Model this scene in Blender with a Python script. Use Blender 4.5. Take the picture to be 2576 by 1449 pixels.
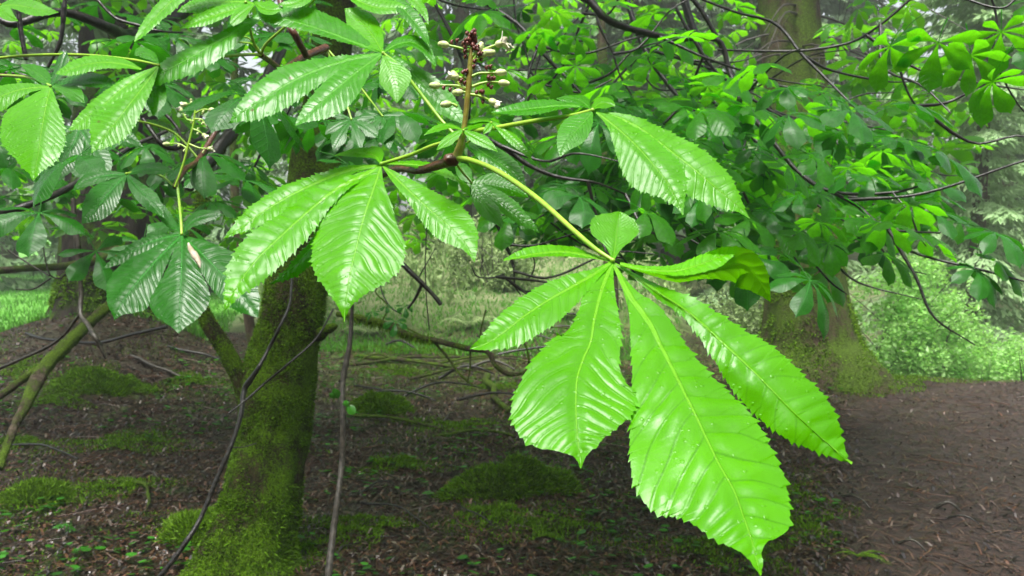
import bpy, math, random
import numpy as np
from mathutils import Vector, Matrix, Euler
R = math.radians
random.seed(7); rng = np.random.default_rng(7)
scene = bpy.context.scene
for o in list(bpy.data.objects): bpy.data.objects.remove(o)
COL = scene.collection

HAZE = .0042
# ---------------------------------------------------------------- camera
CAMZ = 1.55; PITCH = 4.6; FPX = 2022.0; CX, CY = 1288.0, 724.5      # photo measured 2576 px wide
cam_d = bpy.data.cameras.new('camera'); cam = bpy.data.objects.new('camera', cam_d); COL.objects.link(cam)
cam.location = (0, 0, CAMZ); cam.rotation_euler = (R(90 - PITCH), 0, 0)
cam_d.sensor_width = 36; cam_d.lens = 36 * FPX / 2576; cam_d.clip_start = 0.05; cam_d.clip_end = 400
cam_d.dof.use_dof = True; cam_d.dof.focus_distance = 0.66; cam_d.dof.aperture_fstop = 21
scene.camera = cam
# ---------------------------------------------------------------- world and sun (wet, overcast)
SUN_EL, SUN_AZ = 69, 198        # azimuth from +Y clockwise: light comes from behind-left of the camera
w = bpy.data.worlds.new('World'); scene.world = w; w.use_nodes = True
nt = w.node_tree; bg = nt.nodes['Background']
sky = nt.nodes.new('ShaderNodeTexSky'); sky.sky_type = 'NISHITA'; sky.sun_disc = False
sky.sun_elevation = R(SUN_EL); sky.sun_rotation = R(SUN_AZ); sky.dust_density = 4.0; sky.air_density = 1.0; sky.ozone_density = 1.0
hs = nt.nodes.new('ShaderNodeHueSaturation'); hs.inputs['Saturation'].default_value = .35; hs.inputs['Value'].default_value = 1.15
nt.links.new(sky.outputs[0], hs.inputs['Color']); nt.links.new(hs.outputs[0], bg.inputs[0]); bg.inputs[1].default_value = 0.055
sd = bpy.data.lights.new('sun', 'SUN'); sd.energy = 1.5; sd.angle = R(25); sd.color = (1.0, 0.97, 0.92)
sun = bpy.data.objects.new('sun', sd); COL.objects.link(sun)
sdir = Vector((math.sin(R(SUN_AZ)) * math.cos(R(SUN_EL)), math.cos(R(SUN_AZ)) * math.cos(R(SUN_EL)), math.sin(R(SUN_EL))))
sun.rotation_euler = sdir.to_track_quat('Z', 'Y').to_euler(); sun.location = (0, 0, 12)
scene.view_settings.view_transform = 'Standard'; scene.view_settings.look = 'None'
scene.view_settings.exposure = 2.32; scene.view_settings.gamma = 1.0
scene.render.engine = 'CYCLES'
scene.cycles.max_bounces = 7; scene.cycles.transmission_bounces = 5; scene.cycles.diffuse_bounces = 4

# ---------------------------------------------------------------- helpers
CP, SP_ = math.cos(R(PITCH)), math.sin(R(PITCH))
def P(px, py, d):
    """photo position and distance along the view -> world point (arrays welcome)"""
    px = np.asarray(px, float); py = np.asarray(py, float); d = np.asarray(d, float)
    a = (px - CX) / FPX * d; b = -(py - CY) / FPX * d
    return np.stack([a, d * CP + b * SP_, CAMZ - d * SP_ + b * CP], -1)
WO = {}
def wo(o): return WO[o.name] if o else np.zeros(3)
def tag(o, label=None, cat=None, group=None, kind=None):
    if label: o['label'] = label
    if cat: o['category'] = cat
    if group: o['group'] = group
    if kind: o['kind'] = kind
    return o
def empty(name, loc, label=None, cat=None, group=None):
    o = bpy.data.objects.new(name, None); COL.objects.link(o); o.empty_display_size = 0.1
    o.location = tuple(loc); WO[o.name] = np.array(loc, float)
    return tag(o, label, cat, group)
class MB:
    """collects vertices and faces for one mesh"""
    def __init__(s): s.v = []; s.q = []; s.t = []; s.uv = []; s.c = []; s.n = 0
    def add(s, v, q=None, t=None, uv=None, c=None):
        v = np.asarray(v, float).reshape(-1, 3); m = len(v)
        s.v.append(v)
        if q is not None and len(q): s.q.append(np.asarray(q, int) + s.n)
        if t is not None and len(t): s.t.append(np.asarray(t, int) + s.n)
        s.uv.append(np.zeros((m, 2)) if uv is None else np.asarray(uv, float).reshape(-1, 2))
        if c is None: c = 0.5
        s.c.append(np.broadcast_to(np.asarray(c, float), (m,)).copy()); s.n += m
    def mesh(s, name, mat, origin=(0, 0, 0), smooth=True):
        v = np.concatenate(s.v) - np.asarray(origin, float); uv = np.concatenate(s.uv); c = np.concatenate(s.c)
        q = np.concatenate(s.q) if s.q else np.zeros((0, 4), int); t = np.concatenate(s.t) if s.t else np.zeros((0, 3), int)
        me = bpy.data.meshes.new(name)
        me.vertices.add(len(v)); me.vertices.foreach_set('co', v.ravel())
        li = np.concatenate([q.ravel(), t.ravel()]).astype(np.int32)
        me.loops.add(len(li)); me.loops.foreach_set('vertex_index', li)
        st = np.concatenate([np.arange(len(q)) * 4, len(q) * 4 + np.arange(len(t)) * 3]).astype(np.int32)
        tot = np.concatenate([np.full(len(q), 4), np.full(len(t), 3)]).astype(np.int32)
        me.polygons.add(len(st)); me.polygons.foreach_set('loop_start', st); me.polygons.foreach_set('loop_total', tot)
        me.polygons.foreach_set('use_smooth', np.full(len(st), smooth))
        me.update(calc_edges=True)
        ul = me.uv_layers.new(name='UVMap'); ul.data.foreach_set('uv', uv[li].ravel())
        at = me.attributes.new('tone', 'FLOAT', 'POINT'); at.data.foreach_set('value', c)
        me.materials.append(mat); me.validate(); return me
    def obj(s, name, mat, parent=None, origin=None, smooth=True):
        org = wo(parent) if origin is None and parent else (np.zeros(3) if origin is None else np.asarray(origin, float))
        o = bpy.data.objects.new(name, s.mesh(name, mat, org, smooth)); COL.objects.link(o)
        o.location = tuple(org - wo(parent)); o.parent = parent; WO[o.name] = org; return o
def grid_q(nu, nv, wrap=False):
    i = np.arange(nu - 1)[:, None]; j = np.arange(nv if wrap else nv - 1)[None, :]; j2 = (j + 1) % nv
    return np.stack([i * nv + j + 0 * i, i * nv + j2 + 0 * i, (i + 1) * nv + j2, (i + 1) * nv + j], -1).reshape(-1, 4)
def smooth_path(pts, n):
    """Catmull-Rom through rows of pts, n samples evenly by chord"""
    p = np.asarray(pts, float)
    if len(p) == 2: return p[0] + (p[1] - p[0]) * np.linspace(0, 1, n)[:, None]
    s = np.concatenate([[0], np.cumsum(np.linalg.norm(np.diff(p[:, :2], axis=0), axis=1) + 1e-6)])
    m = np.zeros_like(p)
    m[1:-1] = (p[2:] - p[:-2]) / (s[2:] - s[:-2])[:, None]
    m[0] = (p[1] - p[0]) / (s[1] - s[0]); m[-1] = (p[-1] - p[-2]) / (s[-1] - s[-2])
    x = np.linspace(0, s[-1], n); k = np.clip(np.searchsorted(s, x) - 1, 0, len(p) - 2)
    h = (s[k + 1] - s[k])[:, None]; t = ((x - s[k]) / h[:, 0])[:, None]
    return ((2*t**3 - 3*t**2 + 1) * p[k] + (t**3 - 2*t**2 + t) * h * m[k] + (-2*t**3 + 3*t**2) * p[k+1] + (t**3 - t**2) * h * m[k+1])
def hsh(a, b, c):
    x = np.sin(a * 127.1 + b * 311.7 + c * 74.7) * 43758.5453; return x - np.floor(x)
def noise3(p, s=1.0, seed=0.0):
    p = np.asarray(p, float) * s + seed * 13.7; i = np.floor(p); f = p - i; f = f * f * (3 - 2 * f); r = 0
    for dx in (0, 1):
        for dy in (0, 1):
            for dz in (0, 1):
                wt = (f[..., 0] if dx else 1 - f[..., 0]) * (f[..., 1] if dy else 1 - f[..., 1]) * (f[..., 2] if dz else 1 - f[..., 2])
                r = r + wt * hsh(i[..., 0] + dx, i[..., 1] + dy, i[..., 2] + dz)
    return r * 2 - 1
def fbm(p, s=1.0, o=3, seed=0.0):
    r = 0; a = 1
    for k in range(o): r = r + a * noise3(p, s * 2**k, seed + k); a *= .5
    return r / 1.75
def tube(mb, pts, rad, sides=8, n=None, rough=0.0, rs=30.0, c=0.5, cap=True, seed=0):
    pts = np.asarray(pts, float); rad = np.broadcast_to(np.asarray(rad, float), (len(pts),))
    if n is None: n = max(4, len(pts) * 4)
    s = np.concatenate([[0], np.cumsum(np.linalg.norm(np.diff(pts, axis=0), axis=1))])
    pr = np.concatenate([pts, rad[:, None]], 1)
    # parametrise by true 3D length
    m = np.zeros_like(pr)
    if len(pr) > 2: m[1:-1] = (pr[2:] - pr[:-2]) / (s[2:] - s[:-2])[:, None]
    m[0] = (pr[1] - pr[0]) / (s[1] - s[0]); m[-1] = (pr[-1] - pr[-2]) / (s[-1] - s[-2])
    x = np.linspace(0, s[-1], n); k = np.clip(np.searchsorted(s, x) - 1, 0, len(pr) - 2)
    h = (s[k + 1] - s[k])[:, None]; t = ((x - s[k]) / h[:, 0])[:, None]
    q = ((2*t**3 - 3*t**2 + 1) * pr[k] + (t**3 - 2*t**2 + t) * h * m[k] + (-2*t**3 + 3*t**2) * pr[k+1] + (t**3 - t**2) * h * m[k+1])
    C = q[:, :3]; rr = np.maximum(q[:, 3], 1e-4)
    T = np.gradient(C, axis=0); T /= np.linalg.norm(T, axis=1)[:, None] + 1e-9
    up = np.array([0, 0, 1.0]) if abs(T[:, 2]).mean() < .8 else np.array([0, 1.0, 0])
    A = np.cross(T, up); A /= np.linalg.norm(A, axis=1)[:, None] + 1e-9; B = np.cross(T, A)
    th = np.arange(sides) * 2 * math.pi / sides
    V = C[:, None] + rr[:, None, None] * (A[:, None] * np.cos(th)[None, :, None] + B[:, None] * np.sin(th)[None, :, None])
    if rough:
        nn = fbm(V.reshape(-1, 3), rs, 3, seed).reshape(V.shape[:2])
        V = C[:, None] + (V - C[:, None]) * (1 + rough * nn[..., None])
    uv = np.stack(np.broadcast_arrays(th[None, :] / 6.283, x[:, None]), -1)
    mb.add(V.reshape(-1, 3), grid_q(n, sides, True), uv=uv.reshape(-1, 2), c=c)
    if cap:
        for e in (0, -1):
            ring = V[e]; b = np.concatenate([ring, C[e][None] + (T[e] if e else -T[e]) * rr[e] * .4])
            tt = np.array([[j, (j + 1) % sides, sides] for j in range(sides)])
            mb.add(b, t=tt if e else tt[:, ::-1], c=c)
    return C
def ball(mb, cen, r, sc=(1, 1, 1), n=8, c=0.5, rough=0.0, axis=None):
    th = np.linspace(0, math.pi, n)[:, None]; ph = (np.arange(n + 2) * 2 * math.pi / (n + 2))[None, :]
    v = np.stack(np.broadcast_arrays(np.sin(th) * np.cos(ph), np.sin(th) * np.sin(ph), np.cos(th)), -1).reshape(-1, 3)
    if rough: v = v * (1 + rough * noise3(v * 2.3 + np.asarray(cen) * 977, 1)[:, None])
    v = v * np.asarray(sc) * r
    if axis is not None:
        M = np.array(Vector(axis).to_track_quat('Z', 'Y').to_matrix()); v = v @ M.T
    mb.add(v + np.asarray(cen), grid_q(n, n + 2, True), c=c)
def rotm(v, e): return v @ np.array(Euler(e).to_matrix()).T

# ---------------------------------------------------------------- materials
def new_mat(name):
    m = bpy.data.materials.new(name); m.use_nodes = True; return m, m.node_tree, m.node_tree.nodes['Principled BSDF']
def nd(t, k, **kw):
    n = t.nodes.new(k)
    for a, b in kw.items():
        if a.startswith('i_'): n.inputs[int(a[2:])].default_value = b
        else: setattr(n, a, b)
    return n
def math_(t, op, a, b=None, clamp=False):
    n = t.nodes.new('ShaderNodeMath'); n.operation = op; n.use_clamp = clamp
    for i, x in enumerate((a, b)):
        if x is None: continue
        if isinstance(x, (int, float)): n.inputs[i].default_value = x
        else: t.links.new(x, n.inputs[i])
    return n.outputs[0]
def mixc(t, f, a, b, mode='MIX'):
    n = t.nodes.new('ShaderNodeMix'); n.data_type = 'RGBA'; n.blend_type = mode
    for i, x in ((0, f), (6, a), (7, b)):
        if isinstance(x, (int, float)): n.inputs[i].default_value = x
        elif isinstance(x, tuple): n.inputs[i].default_value = (*x, 1) if len(x) == 3 else x
        else: t.links.new(x, n.inputs[i])
    return n.outputs[2]
def noise_(t, scale, detail=3, rough=.55, vec=None, kind='ShaderNodeTexNoise'):
    n = t.nodes.new(kind)
    n.inputs['Scale'].default_value = scale
    if 'Detail' in n.inputs: n.inputs['Detail'].default_value = detail
    if 'Roughness' in n.inputs: n.inputs['Roughness'].default_value = rough
    if vec is not None: t.links.new(vec, n.inputs['Vector'])
    return n.outputs[0]
def ramp(t, x, lo, hi):
    n = t.nodes.new('ShaderNodeMapRange'); n.inputs[1].default_value = lo; n.inputs[2].default_value = hi; n.interpolation_type = 'SMOOTHSTEP'
    t.links.new(x, n.inputs[0]); return n.outputs[0]
def leaf_mat(name, col, tcol, vein, trans=.35, rough=.22, nveins=15, pleat=.6, crinkle=.25, ior=1.6, drops=True, tonevar=.35, coat=0.0):
    m, t, b = new_mat(name)
    L = t.links.new
    uv = nd(t, 'ShaderNodeUVMap'); sep = nd(t, 'ShaderNodeSeparateXYZ'); L(uv.outputs[0], sep.inputs[0])
    ax = math_(t, 'ABSOLUTE', sep.outputs[0]); Y = sep.outputs[1]
    ph = math_(t, 'MULTIPLY', math_(t, 'SUBTRACT', Y, math_(t, 'MULTIPLY', ax, .6)), float(nveins))
    fr = math_(t, 'FRACT', ph)
    tri = math_(t, 'ABSOLUTE', math_(t, 'SUBTRACT', fr, .5))         # .5 on a vein, 0 between
    sv = ramp(t, tri, .462, .5)
    mid = ramp(t, math_(t, 'SUBTRACT', ax, math_(t, 'MULTIPLY', math_(t, 'SUBTRACT', 1.0, Y), .0065)), .0028, .0)
    vmask = mid
    geo = nd(t, 'ShaderNodeNewGeometry'); tc = nd(t, 'ShaderNodeTexCoord')
    att = nd(t, 'ShaderNodeAttribute', attribute_name='tone'); tone = att.outputs['Fac']
    nz = noise_(t, 14, 3, .6, tc.outputs['Object'])
    tv = math_(t, 'ADD', math_(t, 'MULTIPLY', math_(t, 'SUBTRACT', tone, .5), tonevar * 2), math_(t, 'MULTIPLY', math_(t, 'SUBTRACT', nz, .5), 1.1))
    c = mixc(t, math_(t, 'ADD', tv, .5, True), tuple(x * .62 for x in col), (min(1, col[0] * 1.75), min(1, col[1] * 1.32), col[2] * 1.1))
    c = mixc(t, math_(t, 'MULTIPLY', ramp(t, tri, .42, .5), math_(t, 'MULTIPLY', ramp(t, nz, .3, .7), .6)), c, tuple(x * .42 for x in col))  # side-vein grooves darkened in the colour, imitating shade in the creases
    c = mixc(t, vmask, c, vein)
    vb = nd(t, 'ShaderNodeTexVoronoi'); vb.inputs['Scale'].default_value = 34; L(tc.outputs['Object'], vb.inputs['Vector']); sb_ = nd(t, 'ShaderNodeSeparateColor'); L(vb.outputs['Color'], sb_.inputs[0])
    bl = math_(t, 'MULTIPLY', ramp(t, vb.outputs['Distance'], .09, .05), math_(t, 'GREATER_THAN', sb_.outputs[1], .86))
    c = mixc(t, math_(t, 'MULTIPLY', bl, .75), c, (.10, .055, .012))
    tc2 = mixc(t, math_(t, 'ADD', tv, .5, True), tuple(x * .7 for x in tcol), tuple(min(1, x * 1.3) for x in tcol))
    L(c, b.inputs['Base Color']); b.inputs['IOR'].default_value = ior
    rn = noise_(t, 60, 2, .6, tc.outputs['Object'])
    rr = nd(t, 'ShaderNodeMapRange'); L(rn, rr.inputs[0]); rr.inputs[1].default_value = .3; rr.inputs[2].default_value = .7
    rr.inputs[3].default_value = rough * .75; rr.inputs[4].default_value = rough * 1.6; L(rr.outputs[0], b.inputs['Roughness'])
    if coat: b.inputs['Coat Weight'].default_value = coat; b.inputs['Coat Roughness'].default_value = .16; b.inputs['Coat IOR'].default_value = 1.33
    # relief: quilted between the veins, crinkled, beads of water
    hq = math_(t, 'MULTIPLY', math_(t, 'SUBTRACT', 1.0, ramp(t, tri, .36, .5)), pleat * .45)
    hc = math_(t, 'MULTIPLY', noise_(t, 130, 3, .65, tc.outputs['Object']), crinkle)
    h = math_(t, 'ADD', hq, hc); h = math_(t, 'SUBTRACT', h, math_(t, 'MULTIPLY', mid, .25))
    if drops:
        vo = nd(t, 'ShaderNodeTexVoronoi'); vo.inputs['Scale'].default_value = 260; L(tc.outputs['Object'], vo.inputs['Vector'])
        sep2 = nd(t, 'ShaderNodeSeparateColor'); L(vo.outputs['Color'], sep2.inputs[0])
        dr = math_(t, 'MULTIPLY', ramp(t, vo.outputs['Distance'], .42, .2), math_(t, 'GREATER_THAN', sep2.outputs[0], .86))
        h = math_(t, 'ADD', h, math_(t, 'MULTIPLY', dr, .13))
    bp = nd(t, 'ShaderNodeBump'); bp.inputs['Strength'].default_value = .8; bp.inputs['Distance'].default_value = .0022
    L(h, bp.inputs['Height']); L(bp.outputs[0], b.inputs['Normal'])
    if coat: L(bp.outputs[0], b.inputs['Coat Normal'])
    tr = nd(t, 'ShaderNodeBsdfTranslucent'); L(tc2, tr.inputs[0])
    mx = nd(t, 'ShaderNodeMixShader', i_0=trans); L(b.outputs[0], mx.inputs[1]); L(tr.outputs[0], mx.inputs[2])
    L(mx.outputs[0], t.nodes['Material Output'].inputs[0]); return m
def simple_leaf(name, col, tcol, trans=.4, rough=.4, var=.5):
    m, t, b = new_mat(name); L = t.links.new
    att = nd(t, 'ShaderNodeAttribute', attribute_name='tone'); f = math_(t, 'ADD', math_(t, 'MULTIPLY', math_(t, 'SUBTRACT', att.outputs['Fac'], .5), var * 2), .5, True)
    L(mixc(t, f, tuple(x * .5 for x in col), tuple(min(1, x * 1.5) for x in col)), b.inputs['Base Color'])
    b.inputs['Roughness'].default_value = rough; b.inputs['Specular IOR Level'].default_value = .5 if rough < .45 else .15
    tr = nd(t, 'ShaderNodeBsdfTranslucent'); L(mixc(t, f, tuple(x * .55 for x in tcol), tuple(min(1, x * 1.4) for x in tcol)), tr.inputs[0])
    mx = nd(t, 'ShaderNodeMixShader', i_0=trans); L(b.outputs[0], mx.inputs[1]); L(tr.outputs[0], mx.inputs[2])
    L(mx.outputs[0], t.nodes['Material Output'].inputs[0]); return m
def stem_mat(name, a, bcol, scale=60, rough=.35, bump=.3):
    m, t, b = new_mat(name); L = t.links.new; tc = nd(t, 'ShaderNodeTexCoord')
    n = noise_(t, scale, 4, .65, tc.outputs['Object'])
    L(mixc(t, ramp(t, n, .35, .68), a, bcol), b.inputs['Base Color']); b.inputs['Roughness'].default_value = rough
    bp = nd(t, 'ShaderNodeBump'); bp.inputs['Strength'].default_value = bump; bp.inputs['Distance'].default_value = .003
    L(n, bp.inputs['Height']); L(bp.outputs[0], b.inputs['Normal']); return m
def bark_mat(name, dark, light, moss, mlo, mhi, scale=9, rough=.75):
    """bark streaked along the trunk, moss laid over it in patches (more where mlo/mhi are low)"""
    m, t, b = new_mat(name); L = t.links.new; tc = nd(t, 'ShaderNodeTexCoord')
    mp = nd(t, 'ShaderNodeMapping'); mp.inputs['Scale'].default_value = (1, 1, .3); L(tc.outputs['Object'], mp.inputs[0])
    n1 = noise_(t, scale * 3, 5, .7, mp.outputs[0]); n2 = noise_(t, scale * .45, 5, .65, tc.outputs['Object']); n3 = noise_(t, scale * 14, 3, .7, tc.outputs['Object'])
    c = mixc(t, ramp(t, n1, .35, .68), dark, light)
    ms = mixc(t, ramp(t, n3, .3, .72), tuple(x * .35 for x in moss), tuple(x * 1.35 for x in moss))
    mk = ramp(t, math_(t, 'ADD', n2, math_(t, 'MULTIPLY', math_(t, 'SUBTRACT', n3, .5), .35)), mlo, mhi)
    L(mixc(t, mk, c, ms), b.inputs['Base Color']); b.inputs['Roughness'].default_value = .9; b.inputs['Specular IOR Level'].default_value = .2
    h = math_(t, 'ADD', math_(t, 'MULTIPLY', n1, 1.0), math_(t, 'MULTIPLY', math_(t, 'MULTIPLY', n3, mk), .8))
    bp = nd(t, 'ShaderNodeBump'); bp.inputs['Strength'].default_value = .9; bp.inputs['Distance'].default_value = .02
    L(h, bp.inputs['Height']); L(bp.outputs[0], b.inputs['Normal']); return m
M = {}
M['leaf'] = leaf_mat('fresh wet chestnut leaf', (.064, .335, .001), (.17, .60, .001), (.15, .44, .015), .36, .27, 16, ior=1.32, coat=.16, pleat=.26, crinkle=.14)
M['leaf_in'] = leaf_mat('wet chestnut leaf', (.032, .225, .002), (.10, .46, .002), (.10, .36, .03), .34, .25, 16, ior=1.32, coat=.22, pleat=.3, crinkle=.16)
M['leaf_dk'] = leaf_mat('shaded chestnut leaf', (.015, .125, .008), (.045, .33, .005), (.03, .22, .02), .3, .26, 16, ior=1.34, coat=.15, pleat=.4, crinkle=.15)  # shaded copy of the chestnut leaf, the shade put into its colour
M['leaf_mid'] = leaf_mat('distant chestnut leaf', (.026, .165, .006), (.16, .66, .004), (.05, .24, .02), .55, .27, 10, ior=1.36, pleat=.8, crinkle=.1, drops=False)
M['petiole'] = stem_mat('green petiole', (.20, .40, .03), (.33, .50, .05), 40, .3, .15)
M['petiole_red'] = stem_mat('brown green stalk', (.16, .12, .02), (.24, .26, .03), 90, .35, .2)
M['twig'] = stem_mat('wet brown twig', (.05, .018, .010), (.12, .05, .025), 120, .3, .6)
M['dark_wood'] = stem_mat('wet dark wood', (.006, .006, .005), (.024, .021, .016), 70, .35, .8)
M['grey_wood'] = stem_mat('wet grey stick', (.018, .016, .012), (.07, .06, .045), 60, .5, .8)
M['mossy_wood'] = bark_mat('mossy stick', (.03, .022, .014), (.09, .07, .05), (.085, .15, .010), .38, .55, 14)
M['moss_bark'] = bark_mat('trunk under moss', (.014, .012, .006), (.06, .05, .02), (.085, .175, .003), .38, .52, 9)
M['old_bark'] = bark_mat('grey ridged bark', (.006, .0045, .0035), (.032, .025, .019), (.06, .12, .008), .50, .64, 6)
M['far_bark'] = bark_mat('brown bark green with algae', (.05, .038, .028), (.16, .12, .085), (.085, .13, .022), .40, .60, 5)
M['right_bark'] = bark_mat('dark mossy bark', (.026, .018, .012), (.095, .068, .045), (.070, .120, .012), .36, .55, 5)
M['red_bud'] = stem_mat('withered red buds', (.09, .018, .016), (.22, .07, .045), 300, .3, .4)
M['green_bud'] = stem_mat('pale green bud', (.42, .55, .18), (.70, .72, .38), 160, .45, .3)
M['petal'] = stem_mat('cream petal', (.80, .74, .52), (.86, .84, .74), 120, .6, .3)

# ---------------------------------------------------------------- ground
def sstep(x, a, b): t = np.clip((x - a) / (b - a), 0, 1); return t * t * (3 - 2 * t)
LT = P(285, 860, 9.4)[:2]                               # foot of the broad left tree
def ground_z(x, y):
    x = np.asarray(x, float); y = np.asarray(y, float); p = np.stack([x, y, 0 * x], -1)
    path = sstep(x, .42 * y - .5, .42 * y + .4)
    z = .055 * noise3(p, .9, 1) * (1 - .7 * path) + .025 * noise3(p, 3.1, 2) * (1 - .7 * path)
    z = z + .55 * np.exp(-(((x - LT[0]) / 1.5) ** 2 + ((y - LT[1] + .5) / 1.3) ** 2))          # litter heaped round the tree
    bank = sstep(x, -5.0, -2.0) * (1 - sstep(x, 2.5, 4.5))
    z = z + bank * np.clip((y - 10.5) * .17, 0, 2.4)
    z = z - sstep(y - (8.3 - .32 * (x - 2.6)), 0, 3.2) * sstep(x, 2.2, 3.8) * .85                                       # the path tips over its crest
    z = z + sstep(y, 13, 40) * 3.0 * sstep(x, 2, 7)
    z = z - .10 * (1 - sstep(x, -6, -3.4)) * sstep(y, 8, 11)
    return z
def on_ground(px, py):
    """where the view ray through a photo position meets the ground"""
    lo = 1.0
    for k in range(400):
        lo *= 1.012; q = P(px, py, lo)
        if q[2] <= ground_z(q[0], q[1]): break
    return np.array([q[0], q[1], float(ground_z(q[0], q[1]))])
ang = np.radians(np.concatenate([np.linspace(-180, -48, 40)[:-1], np.linspace(-48, 48, 420), np.linspace(48, 180, 40)[1:]]))
rad = np.concatenate([[.02, .5, 1.0, 1.5], np.geomspace(2.0, 14, 260), np.geomspace(14.4, 160, 60)])
RR, AA = np.meshgrid(rad, ang, indexing='ij'); gx, gy = RR * np.sin(AA), RR * np.cos(AA); gz = ground_z(gx, gy)
gp = np.stack([gx, gy, 0 * gx], -1)
gz = gz + (.012 * fbm(gp, 9, 3, 5)) * (RR < 20)
mb = MB(); mb.add(np.stack([gx, gy, gz], -1).reshape(-1, 3), grid_q(len(rad), len(ang), False)[:, ::-1])
def ground_mat():
    m, t, b = new_mat('forest floor'); L = t.links.new; geo = nd(t, 'ShaderNodeNewGeometry'); pos = geo.outputs['Position']
    sep = nd(t, 'ShaderNodeSeparateXYZ'); L(pos, sep.inputs[0]); X, Yy = sep.outputs[0], sep.outputs[1]
    mp = nd(t, 'ShaderNodeMapping'); mp.inputs['Scale'].default_value = (1, 1.3, 1); mp.inputs['Rotation'].default_value = (0, 0, .3); L(pos, mp.inputs[0])
    a = noise_(t, 26, 6, .75, mp.outputs[0]); f = noise_(t, 110, 3, .7, pos); big = noise_(t, .9, 4, .6, pos); med = noise_(t, 3.2, 5, .65, pos)
    c = mixc(t, ramp(t, a, .36, .66), (.009, .0045, .003), (.090, .042, .027))
    c = mixc(t, math_(t, 'MULTIPLY', ramp(t, f, .62, .76), .5), c, (.12, .075, .055))
    moss = mixc(t, ramp(t, f, .3, .7), (.014, .030, .003), (.055, .115, .008))
    mk = ramp(t, math_(t, 'ADD', math_(t, 'MULTIPLY', med, .6), math_(t, 'MULTIPLY', big, .4)), .50, .62)
    # bare trodden path on the right
    edge = math_(t, 'ADD', X, math_(t, 'MULTIPLY', math_(t, 'SUBTRACT', med, .5), 1.1))
    pth = ramp(t, math_(t, 'SUBTRACT', edge, math_(t, 'MULTIPLY', Yy, .42)), -.35, .35)
    c = mixc(t, math_(t, 'MULTIPLY', mk, math_(t, 'SUBTRACT', 1.0, math_(t, 'MULTIPLY', pth, .85))), c, moss)
    c = mixc(t, math_(t, 'MULTIPLY', pth, .6), c, mixc(t, ramp(t, a, .35, .66), (.024, .014, .010), (.080, .046, .034)))
    # mossy turf further off, mown-looking meadow far left
    fm = math_(t, 'MULTIPLY', ramp(t, math_(t, 'ADD', Yy, math_(t, 'MULTIPLY', med, 3)), 7.6, 9.6), math_(t, 'SUBTRACT', 1.0, pth))
    c = mixc(t, math_(t, 'MULTIPLY', fm, .8), c, mixc(t, ramp(t, med, .35, .65), (.07, .12, .02), (.18, .26, .06)))
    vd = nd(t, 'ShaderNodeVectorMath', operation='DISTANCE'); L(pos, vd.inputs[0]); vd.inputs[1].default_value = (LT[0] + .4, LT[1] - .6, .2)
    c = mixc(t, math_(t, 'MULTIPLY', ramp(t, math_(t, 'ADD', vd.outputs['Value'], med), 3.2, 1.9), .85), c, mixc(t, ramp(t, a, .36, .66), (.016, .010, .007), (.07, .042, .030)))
    ff = ramp(t, Yy, 11.0, 13.0)
    c = mixc(t, ff, c, mixc(t, ramp(t, med, .35, .7), (.16, .24, .07), (.32, .32, .17)))
    lw = math_(t, 'MULTIPLY', ramp(t, X, -4.0, -5.2), ramp(t, Yy, 8.5, 11.5))
    c = mixc(t, lw, c, mixc(t, ramp(t, noise_(t, 5, 4, .6, pos), .3, .7), (.10, .34, .03), (.17, .46, .05)))
    L(c, b.inputs['Base Color'])
    r = nd(t, 'ShaderNodeMapRange'); L(a, r.inputs[0]); r.inputs[3].default_value = .35; r.inputs[4].default_value = .8; L(r.outputs[0], b.inputs['Roughness'])
    bp = nd(t, 'ShaderNodeBump'); bp.inputs['Strength'].default_value = 1.0; bp.inputs['Distance'].default_value = .04
    L(math_(t, 'ADD', a, math_(t, 'MULTIPLY', f, .4)), bp.inputs['Height']); L(bp.outputs[0], b.inputs['Normal']); return m
M['ground'] = ground_mat()
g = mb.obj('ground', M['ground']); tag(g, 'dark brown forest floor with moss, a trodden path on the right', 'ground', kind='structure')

# litter, cushions and little plants on the floor -----------------------------------
def in_view(n, ymin, ymax, pw=1.0):
    y = ymin + (ymax - ymin) * rng.random(n) ** pw; x = (rng.random(n) * 2 - 1) * (y * .70 + .2); return x, y
def scatter_cards(n, x, y, lx, ly, tilt, bend=.3, c=None, lift=.004):
    """small curved scraps (3x2 vertices) lying on the ground"""
    a = rng.random(n) * 6.283; L_ = lx * (.5 + rng.random(n)); W_ = ly * (.5 + rng.random(n))
    u = np.array([-1, 0, 1])[None, :, None] * L_[:, None, None]; v = np.array([-1, 1])[None, None, :] * W_[:, None, None]
    u, v = np.broadcast_arrays(u, v); z = bend * (L_[:, None, None]) * (1 - (u / L_[:, None, None]) ** 2)
    ta = (rng.random(n) - .5) * 2 * tilt; z = z + u * np.sin(ta)[:, None, None] + np.abs(np.sin(ta) * L_)[:, None, None]
    X = u * np.cos(a)[:, None, None] - v * np.sin(a)[:, None, None] + x[:, None, None]; Y = u * np.sin(a)[:, None, None] + v * np.cos(a)[:, None, None] + y[:, None, None]
    Z = z + ground_z(x, y)[:, None, None] + lift
    V = np.stack([X, Y, Z], -1).reshape(n, 6, 3); q0 = np.array([[0, 2, 3, 1], [2, 4, 5, 3]])
    Q = (q0[None] + (np.arange(n) * 6)[:, None, None]).reshape(-1, 4)
    c = rng.random(n) if c is None else c
    return V.reshape(-1, 3), Q, np.repeat(c, 6)
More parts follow.
